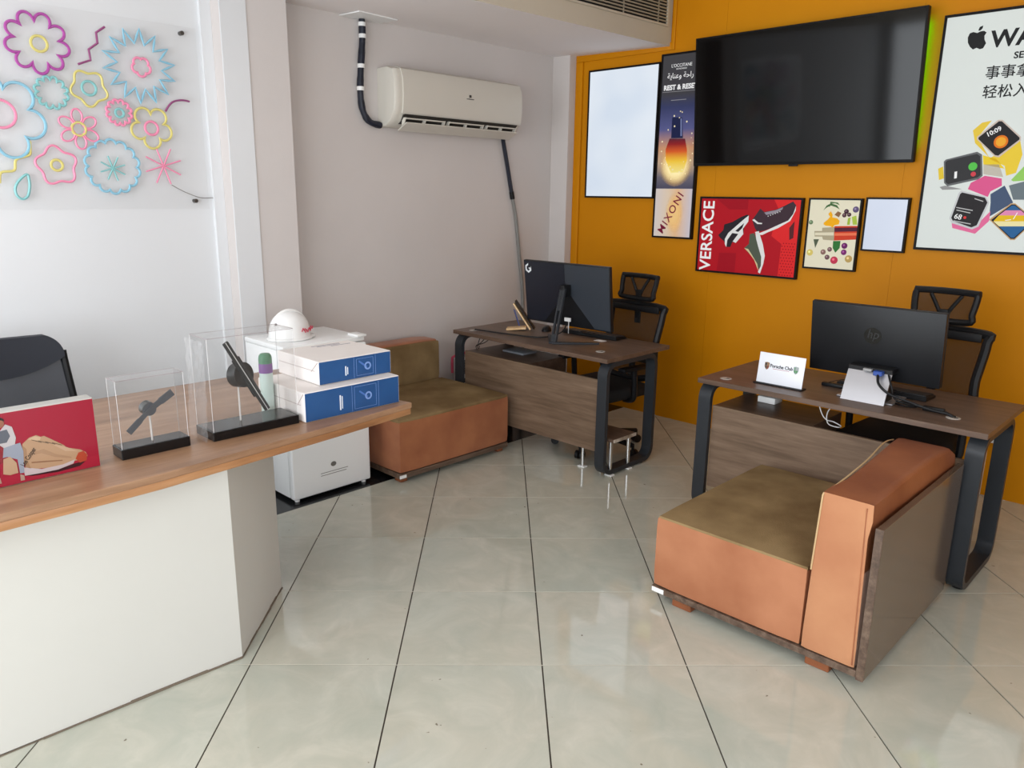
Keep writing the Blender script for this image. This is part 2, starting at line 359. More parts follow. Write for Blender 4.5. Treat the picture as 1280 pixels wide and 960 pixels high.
# ================================================================ ROOM
XW, YW, ZC = -2.31, 3.475, 3.3          # recess wall, orange wall, ceiling
X1, Y0 = 3.8, -3.6                       # right wall, shop front
TS = 0.535
CA, SA = math.cos(-0.789481989), math.sin(-0.789481989)
def clip(poly, fn):
    out = []
    for i in range(len(poly)):
        a, b = poly[i], poly[(i + 1) % len(poly)]; da, db = fn(a), fn(b)
        if da >= 0: out.append(a)
        if da * db < 0:
            t = da / (da - db); out.append((a[0] + t * (b[0] - a[0]), a[1] + t * (b[1] - a[1])))
    return out
def build_floor():
    fl = structure(box('floor', (XW - 0.15, X1), (Y0, YW), (-0.10, -0.004), M_GROUT))
    fl['label'] = 'floor of large beige grey polished porcelain tiles laid diagonally'
    BX = -1.525
    gi, gj = 0.0027, 0.0025
    # the pale joints that run the other way
    bm = bmesh.new()
    for j in range(-18, 19):
        q = [(-18 * TS, j * TS + 0.0002), (18 * TS, j * TS + 0.0002), (18 * TS, j * TS + 0.0024), (-18 * TS, j * TS + 0.0024)]
        p = [(x * CA + y * SA, -x * SA + y * CA) for x, y in q]
        for fn in (lambda v: v[0] - BX, lambda v: X1 - v[0], lambda v: v[1] - Y0, lambda v: YW - v[1]):
            p = clip(p, fn)
            if len(p) < 3: break
        if len(p) < 3: continue
        bm.faces.new([bm.verts.new((x, y, -0.0008)) for x, y in p]); bm.faces.new([bm.verts.new((x, y, -0.003)) for x, y in p[::-1]])
    from_bm('grout_lines', bm, mat('pale grout', (206, 200, 186), 0.8), fl)['kind'] = 'stuff'
    full = None
    for i in range(-18, 19):
        for j in range(-18, 19):
            c = [(TS * (i + a), TS * (j + b)) for a, b in ((0, 0), (1, 0), (1, 1), (0, 1))]
            q = [(c[0][0] + gi, c[0][1] + gj), (c[1][0] - gi, c[1][1] + gj), (c[2][0] - gi, c[2][1] - gj), (c[3][0] + gi, c[3][1] - gj)]
            w = [(x * CA + y * SA, -x * SA + y * CA) for x, y in q]
            p = w
            for fn in (lambda v: v[0] - BX, lambda v: X1 - v[0], lambda v: v[1] - Y0, lambda v: YW - v[1]):
                p = clip(p, fn)
                if len(p) < 3: break
            if len(p) < 3: continue
            cx = sum(v[0] for v in w) / 4; cy = sum(v[1] for v in w) / 4
            isfull = len(p) == 4 and all(abs(p[k][0] - w[k][0]) + abs(p[k][1] - w[k][1]) < 1e-6 for k in range(4))
            if isfull and full:
                o = bpy.data.objects.new('tile', full); COL.objects.link(o); o.parent = fl
            else:
                bm = bm_prism([(a - cx, b - cy) for a, b in p], 'z', -0.009, 0.0)
                bmesh.ops.recalc_face_normals(bm, faces=bm.faces)
                me = bpy.data.meshes.new('tile'); bm.to_mesh(me); bm.free()
                o = link('tile', me, fl, M_TILE)
                if isfull: full = me
            o.location = (cx, cy, 0)
    box('granite_border', (XW - 0.1, BX - 0.002), (Y0, YW), (-0.009, 0.0), M_GRANITE, fl)
build_floor()

def build_walls():
    wl = structure(box('wall_left', (XW - 0.15, XW), (0.5, YW), (0, ZC), M_WALL)); wl['label'] = 'white side wall behind the air conditioner'
    box('pillar', (XW - 0.15, -2.145), (0.555, 0.945), (0, ZC), M_WALL, wl)
    box('pillar_cladding', (-2.147, -2.139), (0.551, 0.70), (0, ZC), M_NEONWALL, wl)
    box('pillar_trim', (XW - 0.15, -2.25), (0.494, 0.5545), (0, ZC), M_NEONWALL, wl)
    box('front_wall', (XW - 0.15, -2.275), (Y0, 0.494), (0, ZC), M_NEONWALL, wl)
    box('corner_post', (XW, -2.135), (3.39, YW), (0, 2.75), M_WALL, wl)
    wb = structure(box('wall_back', (XW - 0.15, X1), (YW + 0.012, YW + 0.15), (0, ZC), mat('panel joint', (150, 92, 4), 0.7))); wb['label'] = 'orange painted feature wall carrying screens and light boxes'
    x = -2.06
    box('wall_panel', (-2.135, -2.062), (YW, YW + 0.02), (0, ZC), M_ORANGE, wb)
    for k, x in enumerate((-2.06, -0.84, 0.40, 1.62, 2.84)):
        box('wall_panel', (x + 0.0005, min(x + 1.24, X1) - 0.0005) if k else (x + 0.0005, -0.8405), (YW, YW + 0.02), (0, ZC), M_ORANGE, wb)
    box('trim_strip', (-2.134, -2.065), (YW - 0.012, YW), (0, 2.6895), M_ORANGE, wb, 0.003)
    box('trim_strip', (-2.134, -1.262), (YW - 0.012, YW), (2.690, 2.742), M_ORANGE, wb, 0.003)
    box('trim_strip', (-1.262, -1.236), (YW - 0.012, YW), (2.690, ZC), M_ORANGE, wb, 0.003)
    wr = structure(bpy.data.objects.new('wall_right', None)); COL.objects.link(wr); wr.location = (X1, 0, 0); wr['label'] = 'white wall with a side window beyond the right edge'
    for n, y, z in (('wall_section', (0.5, YW), (0, ZC)), ('wall_section', (Y0, -3.2), (0, ZC)), ('window_lintel', (-3.2, 0.5), (2.7, ZC)), ('window_parapet', (-3.2, 0.5), (0, 0.15))):
        box(n, (X1, X1 + 0.12), y, z, M_WALL, wr)
    wf = structure(bpy.data.objects.new('wall_front', None)); COL.objects.link(wf); wf.location = (0, Y0, 0); wf['label'] = 'shop front wall with large glazing behind the viewer'
    for n, x, z in (('wall_section', (XW - 0.15, -2.2), (0, ZC)), ('wall_section', (2.8, X1 + 0.12), (0, ZC)), ('window_lintel', (-2.2, 2.8), (2.75, ZC)), ('window_parapet', (-2.2, 2.8), (0, 0.12))):
        box(n, x, (Y0 - 0.12, Y0), z, M_WALL, wf)
    def window(name, label, fixed, axis, lo, hi, z0, z1, n):
        w = structure(bpy.data.objects.new(name, None)); COL.objects.link(w); w['label'] = label
        w.location = ((lo + hi) / 2, fixed, 0) if axis == 'x' else (fixed, (lo + hi) / 2, 0)
        fx = lambda a, b, d: ((a, b), (fixed - d, fixed + d)) if axis == 'x' else ((fixed - d, fixed + d), (a, b))
        st = (hi - lo) / n
        for k in range(n + 1):
            c = lo + k * st; X, Y = fx(max(lo, c - 0.03), min(hi, c + 0.03), 0.03); box('mullion', X, Y, (z0, z1), M_CHARCOAL, w)
        for k in range(n):
            X, Y = fx(lo + k * st + 0.03, lo + (k + 1) * st - 0.03, 0.004); box('pane', X, Y, (z0, z1), M_GLASS, w)
    window('window_1', 'glazed shop front behind the viewer', Y0 - 0.06, 'x', -2.2, 2.8, 0.12, 2.75, 4)
    window('window_2', 'side window right of the viewer', X1 + 0.06, 'y', -3.2, 0.5, 0.15, 2.7, 3)
    ce = structure(box('ceiling', (XW - 0.15, X1 + 0.12), (Y0 - 0.12, YW + 0.15), (ZC, ZC + 0.12), M_CEIL)); ce['label'] = 'white plaster ceiling with a lowered soffit along the left wall'
    # lowered soffit, its front face slightly askew in plan
    bm = bmesh.new(); V = []
    for y, xf in ((Y0, -1.545), (YW, -1.276)):
        for x, z in ((XW - 0.15, 2.746), (xf, 2.715), (xf, ZC), (XW - 0.15, ZC)): V.append(bm.verts.new((x, y, z)))
    for f in ((0, 1, 2, 3), (7, 6, 5, 4), (0, 4, 5, 1), (1, 5, 6, 2), (2, 6, 7, 3), (3, 7, 4, 0)): bm.faces.new([V[k] for k in f])
    so = from_bm('soffit', bm, M_CEIL, ce)
    prism('bulkhead_face', [(-1.545, Y0 + 0.001), (-1.276, YW - 0.001), (-1.274, YW - 0.001), (-1.543, Y0 + 0.001)], 'z', 2.7155, ZC - 0.001, M_BULK, ce)
build_walls()

# ================================================================ WALL AND CEILING THINGS
def xbulk(y): return -1.274 - 0.0380 * (YW - y)
def build_vent():
    a, b = 2.0, 3.40
    t = thing('ceiling_vent', 'long slatted air vent in the bulkhead face above the orange wall', 'vent', (xbulk(2.7), 2.7, 2.85))
    def strip(n, y0, y1, z0, z1, d0, d1, m):
        prism(n, [(xbulk(y0) + d0, y0), (xbulk(y1) + d0, y1), (xbulk(y1) + d1, y1), (xbulk(y0) + d1, y0)], 'z', z0, z1, m, t)
    mk = mat('dark duct', (12, 12, 12), 0.8); ms = mat('vent slat', (150, 142, 126), 0.5)
    strip('backing', a, b, 2.845, 3.06, 0.0005, 0.0015, mk)
    for z0, z1 in ((2.835, 2.848), (3.058, 3.072)): strip('frame', a - 0.02, b + 0.02, z0, z1, 0.0005, 0.012, M_BULK)
    for y in (a - 0.02, b): strip('frame', y, y + 0.02, 2.848, 3.058, 0.0005, 0.012, M_BULK)
    for k in range(10):
        z = 2.862 + k * 0.0205; strip('slat', a, b, z, z + 0.0085, 0.0015, 0.010, ms)
    for y in (2.45, 2.92, 3.3): strip('divider', y, y + 0.008, 2.848, 3.058, 0.0012, 0.007, ms)
build_vent()

def build_ac():
    t = thing('air_conditioner', 'ivory split air conditioner mounted high on the white side wall', 'air conditioner', (-2.22, 2.27, 2.09))
    y0, y1 = 1.675, 2.845
    prof = [(XW, 2.465), (-2.20, 2.468), (-2.145, 2.45), (-2.125, 2.40), (-2.12, 2.30), (-2.13, 2.20), (-2.17, 2.135), (-2.23, 2.10), (XW, 2.10)]
    prism('casing', prof, 'y', y0, y1, M_ACBODY, t, 0.012, 2) if False else None
    bm = bmesh.new(); rings = []
    for y, s in ((y0, 0.94), (y0 + 0.012, 0.99), (y0 + 0.04, 1.0), (y1 - 0.04, 1.0), (y1 - 0.012, 0.99), (y1, 0.94)):
        rings.append([bm.verts.new((XW + (x - XW) * s, y, 2.28 + (z - 2.28) * (0.5 + s / 2))) for x, z in prof])
    for A, B in zip(rings, rings[1:]):
        for k in range(len(prof)): bm.faces.new((A[k], A[(k + 1) % len(prof)], B[(k + 1) % len(prof)], B[k]))
    bm.faces.new(rings[0]); bm.faces.new(rings[-1][::-1])
    from_bm('casing', bm, M_ACBODY, t, True)
    # front panel, a curved skin over the casing
    fp = [(-2.19, 2.47), (-2.138, 2.452), (-2.117, 2.40), (-2.111, 2.30), (-2.121, 2.20), (-2.132, 2.178), (-2.139, 2.182), (-2.126, 2.30), (-2.132, 2.40), (-2.15, 2.445), (-2.19, 2.462)]
    prism('front_panel', fp, 'y', y0 + 0.06, y1 - 0.012, M_ACBODY, t, smooth=True)
    dk = mat('dark louvre gap', (45, 42, 38), 0.7)
    prism('outlet', [(-2.152, 2.172), (-2.122, 2.176), (-2.178, 2.118), (-2.20, 2.118)], 'y', y0 + 0.075, y1 - 0.05, dk, t)
    prism('louvre', [(-2.112, 2.128), (-2.108, 2.122), (-2.20, 2.075), (-2.205, 2.083)], 'y', y0 + 0.075, y1 - 0.06, M_ACBODY, t, 0.002, 1)
    for k, (a, b) in enumerate(((1.755, 2.09), (2.13, 2.45), (2.49, 2.78))):
        ys = a; n = 3
        box('deflector', (-2.155, -2.118), (a, b), (2.147, 2.155), M_ACBODY, t, 0.002, 1)
        for q in range(n):
            y = a + (b - a) * q / (n - 1) if n > 1 else a
            prism('deflector_fin', [(-2.118, 2.156), (-2.155, 2.156), (-2.165, 2.105), (-2.135, 2.12)], 'y', y - 0.003, y + 0.003, M_ACBODY, t)
    dm = mat('grey logo', (70, 66, 62), 0.5)
    box('badge', (-2.112, -2.109), (2.304, 2.322), (2.325, 2.342), dm, t)
    box('badge_lettering', (-2.112, -2.109), (2.28, 2.346), (2.312, 2.317), dm, t)
    p = thing('refrigerant_pipe', 'black wrapped pipe with white bands from the ceiling to the air conditioner', 'pipe', (-2.285, 1.54, 2.09))
    pts = catmull([(-2.275, 1.545, 2.745), (-2.28, 1.548, 2.62), (-2.28, 1.53, 2.45), (-2.28, 1.52, 2.30), (-2.28, 1.535, 2.19), (-2.28, 1.585, 2.125), (-2.28, 1.672, 2.108)], 6)
    tube('foam_sleeve', pts, [0.022 if (i // 3) % 2 else 0.0195 for i in range(len(pts))], M_TAPE, p, seg=10)
    for z, y in ((2.70, 1.547), (2.632, 1.549), (2.455, 1.531), (2.32, 1.521)):
        cyl('tape_band', (-2.279, y, z - 0.012), (-2.279, y, z + 0.012), 0.0242, M_WHITE, p, 12)
    c = rebase(prism('ceiling_patch', [(-2.305, 1.40), (-2.12, 1.42), (-2.14, 1.72), (-2.305, 1.70)], 'z', 2.730, 2.737, M_WHITE))
    tag(c, 'white patch board on the soffit where the wrapped pipe comes out', 'board')
    h = thing('drain_hose', 'drain hose hanging from the air conditioner, black above and grey below', 'hose', (-2.30, 2.95, 0.8))
    pu = catmull([(-2.275, 2.80, 2.092), (-2.285, 2.815, 2.06), (-2.288, 2.855, 1.92), (-2.29, 2.92, 1.67)], 6)
    pl = catmull([(-2.29, 2.92, 1.67), (-2.29, 2.97, 1.48), (-2.292, 3.015, 1.20), (-2.292, 3.06, 0.90), (-2.292, 3.07, 0.5), (-2.292, 3.07, 0.05)], 6)
    tube('upper_sleeve', pu, 0.016, M_TAPE, h)
    tube('lower_pipe', pl, 0.0135, mat('grey hose', (128, 126, 122), 0.5), h)
    cyl('joint_tape', (-2.29, 2.913, 1.70), (-2.29, 2.927, 1.645), 0.0185, M_BLACK, h)
    return t
build_ac()

# ---- neon flower sign
def build_neon():
    xp = -2.243
    t = thing('neon_sign', 'clear acrylic panel with pastel neon flowers on the left wall', 'neon sign', (-2.24, -0.25, 1.585))
    box('acrylic_panel', (-2.262, -2.256), (-1.02, 0.465), (1.583, 2.512), M_ACRYL, t)
    for y in (-0.98, 0.39):
        for z in (1.625, 2.48):
            cyl('standoff', (-2.275, y, z), (-2.247, y, z), 0.011, mat('steel standoff', (90, 88, 85), 0.35, metal=0.8), t, 14)
    cols = dict(purple=(164, 72, 150), plum=(140, 72, 116), yellow=(206, 194, 116), blue=(134, 184, 204), teal=(128, 184, 184), pink=(226, 136, 166))
    def nm(c): return mat('neon tube ' + c, cols[c], 0.35, emit=0.04)
    def loop(c, pts, r=0.0064, closed=True): tube('neon_tube', [(xp, -1.4917 + (y + 1.4917) * 1.0054, 1.6875 + (z - 1.6875) * 1.0054) for y, z in pts], r, nm(c), t, closed, 6)
    def polar(c, cy, cz, fn, n, ph=0.0, r=0.0064): loop(c, [(cy + fn(a) * math.cos(a + ph), cz + fn(a) * math.sin(a + ph)) for a in (2 * math.pi * k / n for k in range(n))], r)
    scal = lambda n, R, d, p=0.6: (lambda a: R * (1 - d) + R * d * abs(math.sin(n * a / 2)) ** p)
    wavy = lambda n, R, d: (lambda a: R * (1 - d) + R * d * math.cos(n * a))
    ring = lambda R: (lambda a: R)
    def burst(c, cy, cz, R, ri, n, ph):
        P = []
        for k in range(n * 2):
            a = math.pi * k / n + ph; rr = R if k % 2 == 0 else ri
            P.append((cy + rr * math.cos(a), cz + rr * math.sin(a)))
        loop(c, [p for i in range(len(P)) for p in (P[i], ((P[i][0] * 0.5 + P[(i + 1) % len(P)][0] * 0.5), (P[i][1] * 0.5 + P[(i + 1) % len(P)][1] * 0.5)))])
    polar('purple', -0.305, 2.335, scal(9, 0.134, 0.34, 0.55), 144, 0.2, 0.007); polar('yellow', -0.298, 2.332, ring(0.034), 28)
    loop('plum', [(-0.002, 2.448), (-0.044, 2.416), (-0.043, 2.369), (-0.086, 2.335), (-0.083, 2.287), (-0.141, 2.262)], 0.006, False)
    burst('blue', 0.147, 2.285, 0.178, 0.108, 14, 0.15); polar('pink', 0.154, 2.284, scal(5, 0.046, 0.25), 60, 0.3)
    polar('teal', -0.271, 2.121, scal(12, 0.073, 0.25), 120)
    polar('yellow', -0.104, 2.157, wavy(5, 0.086, 0.11), 70, 0.9, 0.006); polar('teal', -0.104, 2.157, ring(0.032), 28)
    polar('pink', 0.024, 2.055, scal(12, 0.062, 0.25), 120); polar('teal', 0.026, 2.053, ring(0.02), 22)
    loop('plum', [tuple(p[:2]) for p in catmull([(0.255, 2.079, 0), (0.276, 2.11, 0), (0.303, 2.132, 0), (0.346, 2.142, 0), (0.386, 2.139, 0)], 4)], 0.0055, False)
    polar('yellow', 0.176, 1.994, scal(5, 0.104, 0.42, 0.55), 100, 0.3); polar('pink', 0.176, 1.99, ring(0.033), 28)
    polar('yellow', -0.171, 1.964, ring(0.031), 28)
    for k in range(6):
        a = math.pi / 2 + k * math.pi / 3 + 0.05; cy, cz = -0.171 + 0.06 * math.cos(a), 1.964 + 0.06 * math.sin(a)
        loop('pink', [(cy + 0.033 * math.cos(b) * math.cos(a) - 0.024 * math.sin(b) * math.sin(a), cz + 0.033 * math.cos(b) * math.sin(a) + 0.024 * math.sin(b) * math.cos(a)) for b in (2 * math.pi * q / 20 for q in range(20))], 0.005)
    polar('pink', -0.287, 1.789, wavy(5, 0.093, 0.11), 70, 1.7, 0.006); polar('yellow', -0.287, 1.791, ring(0.025), 24)
    polar('blue', -0.033, 1.792, scal(14, 0.132, 0.14), 168)
    def star(c, cy, cz, R, ph):
        for k in range(8):
            a = k * math.pi / 4 + ph
            loop(c, [(cy, cz), (cy + R * math.cos(a), cz + R * math.sin(a))], 0.004, False)
    star('teal', -0.034, 1.784, 0.062, 0.3); star('pink', 0.219, 1.804, 0.097, 0.32)
    polar('blue', -0.496, 1.997, scal(6, 0.185, 0.35, 0.6), 144, 0.32, 0.007); polar('pink', -0.493, 2.01, ring(0.061), 36)
    loop('yellow', [tuple(p[:2]) for p in catmull([(-0.389, 1.896, 0), (-0.392, 1.859, 0), (-0.4, 1.833, 0), (-0.455, 1.81, 0), (-0.469, 1.762, 0), (-0.523, 1.75, 0), (-0.534, 1.703, 0)], 5)], 0.006, False)
    loop('teal', [tuple(p[:2]) for p in catmull([(y, z, 0) for y, z in ((-0.42, 1.745), (-0.457, 1.715), (-0.476, 1.678), (-0.471, 1.646), (-0.451, 1.632), (-0.428, 1.646), (-0.415, 1.689), (-0.414, 1.721))], 4, True)])
    # the half of the sign beyond the frame edge
    polar('purple', -0.62, 2.34, scal(8, 0.09, 0.3), 96); polar('pink', -0.80, 2.10, wavy(5, 0.09, 0.1), 70); polar('blue', -0.78, 1.80, scal(10, 0.10, 0.2), 120)
    tube('cable', catmull([(-2.246, 0.262, 1.708), (-2.25, 0.337, 1.67), (-2.255, 0.42, 1.642), (-2.262, 0.4935, 1.642)], 5), 0.0018, mat('thin grey cable', (120, 115, 110), 0.5), t)
build_neon()

# ---- framed light boxes on the orange wall
def framed(name, label, x0, x1, z0, z1, face, cat='light box', fw=0.013, depth=0.034, emboss=0.0):
    t = thing(name, label, cat, ((x0 + x1) / 2, YW, z0))
    out = [(x0, z0), (x1, z0), (x1, z1), (x0, z1)]; inn = [(x0 + fw, z0 + fw), (x1 - fw, z0 + fw), (x1 - fw, z1 - fw), (x0 + fw, z1 - fw)]
    from_bm('frame', bm_band(out, inn, 'y', YW - depth, YW - 0.0005), M_FRAME, t)
    p = box('face', (x0 + fw, x1 - fw), (YW - depth + 0.004, YW - 0.002), (z0 + fw, z1 - fw), face, t)
    return t, p, YW - depth + 0.004
LAYER = 0.00035
def patch(t, y, lay, poly, m, name='print_shape'):
    h = y - LAYER * (lay + 1)
    return prism(name, poly, 'y', h, h + LAYER * 0.9, m, t, smooth=False)
def build_lightboxes():
    framed('blank_light_box', 'tall blank glowing white light box left of the perfume poster', -1.985, -1.33, 1.663, 2.615, M_LIGHTBOX)
    framed('blank_light_box', 'small blank glowing white light box below the television', 0.216, 0.466, 1.371, 1.692, mat('small lit diffuser', (212, 220, 236), 0.25, emit=0.80, ebase=0.12, rgb2=(204, 213, 232), vscale=3, detail=1), fw=0.011)
    # perfume poster
    zb = 1.38
    bg = ramp_print('perfume backdrop', 2, 0.0, 1.28, ((0.0, (200, 190, 190)), (0.27, (170, 170, 185)), (0.28, (70, 70, 92)), (0.34, (104, 100, 112)), (0.42, (196, 168, 140)), (0.50, (206, 150, 112)), (0.60, (84, 88, 140)), (0.72, (48, 56, 98)), (0.79, (60, 60, 66)), (1.0, (64, 64, 68))), 0.5)
    t, p, y = framed('perfume_poster', 'tall narrow perfume bottle poster between the blank light box and the television', -1.322, -0.985, zb, 2.662, bg)
    pt = lambda *a: patch(t, y, *a)
    wht = ink('white', (245, 245, 245)); glow = ink('pale glow', (250, 236, 190)); 
    yz = (1, 0, 0), (0, 0, 1)
    text('lettering', "L'OCCITANE", 0.031, (-1.153, y - 0.001, 2.567), *yz, wht, t, 'CENTER', 0.95)
    text('lettering', 'EN PROVENCE', 0.013, (-1.153, y - 0.001, 2.550), *yz, wht, t, 'CENTER')
    text('lettering', '\ufe94\ufef3\ufe8e\ufee8\ufecb\ufeed \ufe94\ufea3\ufe8d\ufead', 0.050, (-1.158, y - 0.001, 2.494), *yz, wht, t, 'CENTER', 1.0, 0.0004)
    text('lettering', 'REST & RESET', 0.046, (-1.153, y - 0.001, 2.418), *yz, wht, t, 'CENTER', 1.0, 0.0018)
    pt(0, [(-1.30, 2.404), (-1.01, 2.402), (-1.01, 2.405), (-1.30, 2.407)], ink('grey rule', (150, 150, 155)))
    pt(0, [(-1.225, 2.345), (-1.10, 2.345), (-1.10, 2.349), (-1.225, 2.349)], ink('grey rule', (150, 150, 155)))
    pt(0, disc((-1.153, 1.93), 0.155, 32, 1.15), radial_print('warm bloom', (0.0, 0.53), 0.150, 0.185, (244, 196, 120), 0.5))
    pt(1, disc((-1.153, 1.90), 0.135, 32, 1.0), radial_print('yellow bloom', (0.0, 0.51), 0.135, 0.13, (255, 240, 180), 0.6))
    body = ramp_print('serum bottle', 2, 0.46, 0.71, ((0.0, (255, 240, 150)), (0.35, (250, 205, 60)), (0.62, (220, 90, 30)), (0.82, (150, 20, 25)), (1.0, (60, 20, 45))), 0.5)
    pt(3, [(-1.217, 2.086), (-1.088, 2.081), (-1.067, 2.007), (-1.061, 1.934), (-1.088, 1.852), (-1.188, 1.847), (-1.24, 1.938), (-1.245, 2.013)], body)
    pt(4, [(-1.205, 2.231), (-1.121, 2.226), (-1.106, 2.085), (-1.204, 2.088)], ink('navy cap', (32, 38, 74)))
    pt(5, [(-1.135, 2.22), (-1.125, 2.22), (-1.115, 2.10), (-1.127, 2.10)], ink('cap sheen', (120, 130, 175)))
    rnd = random.Random(3)
    for k in range(26):
        a = rnd.uniform(0, 6.28); r = rnd.uniform(0.09, 0.15); s = rnd.uniform(0.003, 0.007)
        c = (-1.153 + r * math.cos(a) * 0.95, 2.03 + r * 1.6 * math.sin(a))
        if -1.305 < c[0] < -1.0: pt(6, disc(c, s, 8), glow)
    pt(0, [(-1.311, 1.391), (-0.996, 1.391), (-0.996, 1.735), (-1.311, 1.735)], ramp_print('lower panel', 0, -0.16, 0.16, ((0, (226, 216, 214)), (0.35, (236, 214, 188)), (0.6, (240, 196, 150)), (1, (212, 208, 220))), 0.42))
    pt(1, disc((-1.14, 1.56), 0.085, 24, 1.9), radial_print('blurred gold', (0.013, 0.18), 0.085, 0.16, (244, 200, 130), 0.5))
    text('lettering', 'MIXONI', 0.080, (-1.232, y - 0.0012, 1.405), (0.50, 0, 0.86), (-0.86, 0, 0.50), ink('maroon', (125, 35, 62)), t, 'LEFT', 1.0, 0.0008, space=1.22)
    # trainer poster
    t, p, y = framed('trainer_poster', 'red poster with three black and white trainers and vertical white lettering', -0.930, -0.178, 1.158, 1.683, ink('crimson', (178, 26, 38)))
    pt = lambda *a: patch(t, y, *a)
    VER = {'a': [(-0.767,1.422),(-0.731,1.458),(-0.727,1.496),(-0.667,1.515),(-0.603,1.551),(-0.56,1.568),(-0.546,1.562),(-0.548,1.525),(-0.577,1.478),(-0.577,1.437),(-0.628,1.374),(-0.655,1.379),(-0.667,1.344),(-0.694,1.343),(-0.721,1.383),(-0.754,1.405)],
  'aw': [(-0.711,1.362),(-0.714,1.397),(-0.691,1.439),(-0.635,1.489),(-0.579,1.538),(-0.548,1.562),(-0.548,1.522),(-0.584,1.471),(-0.577,1.437),(-0.628,1.374),(-0.652,1.383),(-0.615,1.436),(-0.661,1.44),(-0.694,1.391),(-0.698,1.342)],
  'ad': [(-0.639,1.455),(-0.604,1.487),(-0.577,1.511),(-0.588,1.477),(-0.616,1.449)],
  'b': [(-0.52,1.533),(-0.469,1.61),(-0.438,1.588),(-0.356,1.606),(-0.303,1.63),(-0.245,1.66),(-0.222,1.635),(-0.224,1.594),(-0.265,1.535),(-0.345,1.5),(-0.413,1.471),(-0.476,1.455),(-0.497,1.481),(-0.511,1.513)],
  'bs': [(-0.494,1.454),(-0.468,1.445),(-0.405,1.471),(-0.332,1.507),(-0.266,1.538),(-0.236,1.581),(-0.223,1.632),(-0.222,1.603),(-0.252,1.535),(-0.33,1.487),(-0.397,1.458),(-0.438,1.437),(-0.474,1.438)],
  'bl': [(-0.438,1.585),(-0.355,1.603),(-0.309,1.623),(-0.314,1.607),(-0.353,1.584),(-0.422,1.569)],
  'bc': [(-0.52,1.533),(-0.506,1.54),(-0.475,1.518),(-0.446,1.516),(-0.448,1.508),(-0.481,1.508)],
  'sh': [(-0.254,1.49),(-0.222,1.536),(-0.22,1.427),(-0.246,1.413)],
  'c': [(-0.529,1.439),(-0.497,1.447),(-0.461,1.376),(-0.427,1.284),(-0.428,1.19),(-0.445,1.215),(-0.496,1.286),(-0.561,1.343),(-0.53,1.372)],
  'cs': [(-0.49,1.454),(-0.466,1.462),(-0.428,1.377),(-0.406,1.299),(-0.412,1.245),(-0.43,1.178),(-0.446,1.188),(-0.428,1.23),(-0.431,1.29),(-0.459,1.356),(-0.479,1.408)],
  'ce': [(-0.561,1.343),(-0.529,1.318),(-0.48,1.267),(-0.443,1.195),(-0.455,1.242),(-0.505,1.306),(-0.531,1.338)],
  'red': [(-0.377,1.672),(-0.190,1.672),(-0.190,1.170),(-0.304,1.170),(-0.298,1.384),(-0.373,1.433),(-0.343,1.616)]}
    pt(0, VER['red'], ink('bright red', (222, 44, 46)))
    dk = ink('dark red', (140, 18, 30))
    for r in range(12):
        for c in range(6):
            x = -0.292 + c * 0.019 + (r % 2) * 0.009; z = 1.18 + r * 0.019
            if x < -0.197: pt(1, disc((x, z), 0.0042, 6), dk)
    for pl in ([(-0.80, 1.668), (-0.56, 1.668), (-0.56, 1.60), (-0.70, 1.60)], [(-0.75, 1.30), (-0.62, 1.305), (-0.62, 1.17), (-0.76, 1.17)]): pt(0, pl, ink('deep red', (160, 22, 36)))
    blk = ink('shoe black', (44, 40, 46)); wt = ink('shoe white', (228, 228, 226)); gr = ink('shoe green grey', (84, 92, 78))
    pt(2, VER['sh'], ink('shoe shadow', (90, 40, 44)))
    pt(2, VER['a'], blk); pt(3, VER['aw'], wt); pt(4, VER['ad'], blk)
    pt(2, VER['b'], ink('shoe plum', (66, 50, 58))); pt(3, VER['bs'], wt); pt(3, VER['bl'], ink('lace grey', (150, 140, 150))); pt(3, VER['bc'], wt)
    for k in range(6): pt(4, disc((-0.408 + k * 0.016, 1.562 + k * 0.0062), 0.0035, 6), wt)
    pt(2, VER['c'], gr); pt(3, VER['cs'], wt); pt(3, VER['ce'], ink('gold edge', (214, 196, 150)))
    text('lettering', 'VERSACE', 0.122, (-0.815, y - 0.002, 1.172), (0, 0, 1), (-1, 0, 0), ink('white', (245, 245, 245)), t, 'LEFT', 0.98, 0.0018)
    # botanical poster
    t, p, y = framed('botanical_poster', 'cream poster of a serum bottle among fruit and leaves below the television', -0.140, 0.194, 1.238, 1.684, ink('cream', (232, 226, 200)), fw=0.011)
    pt = lambda *a: patch(t, y, *a)
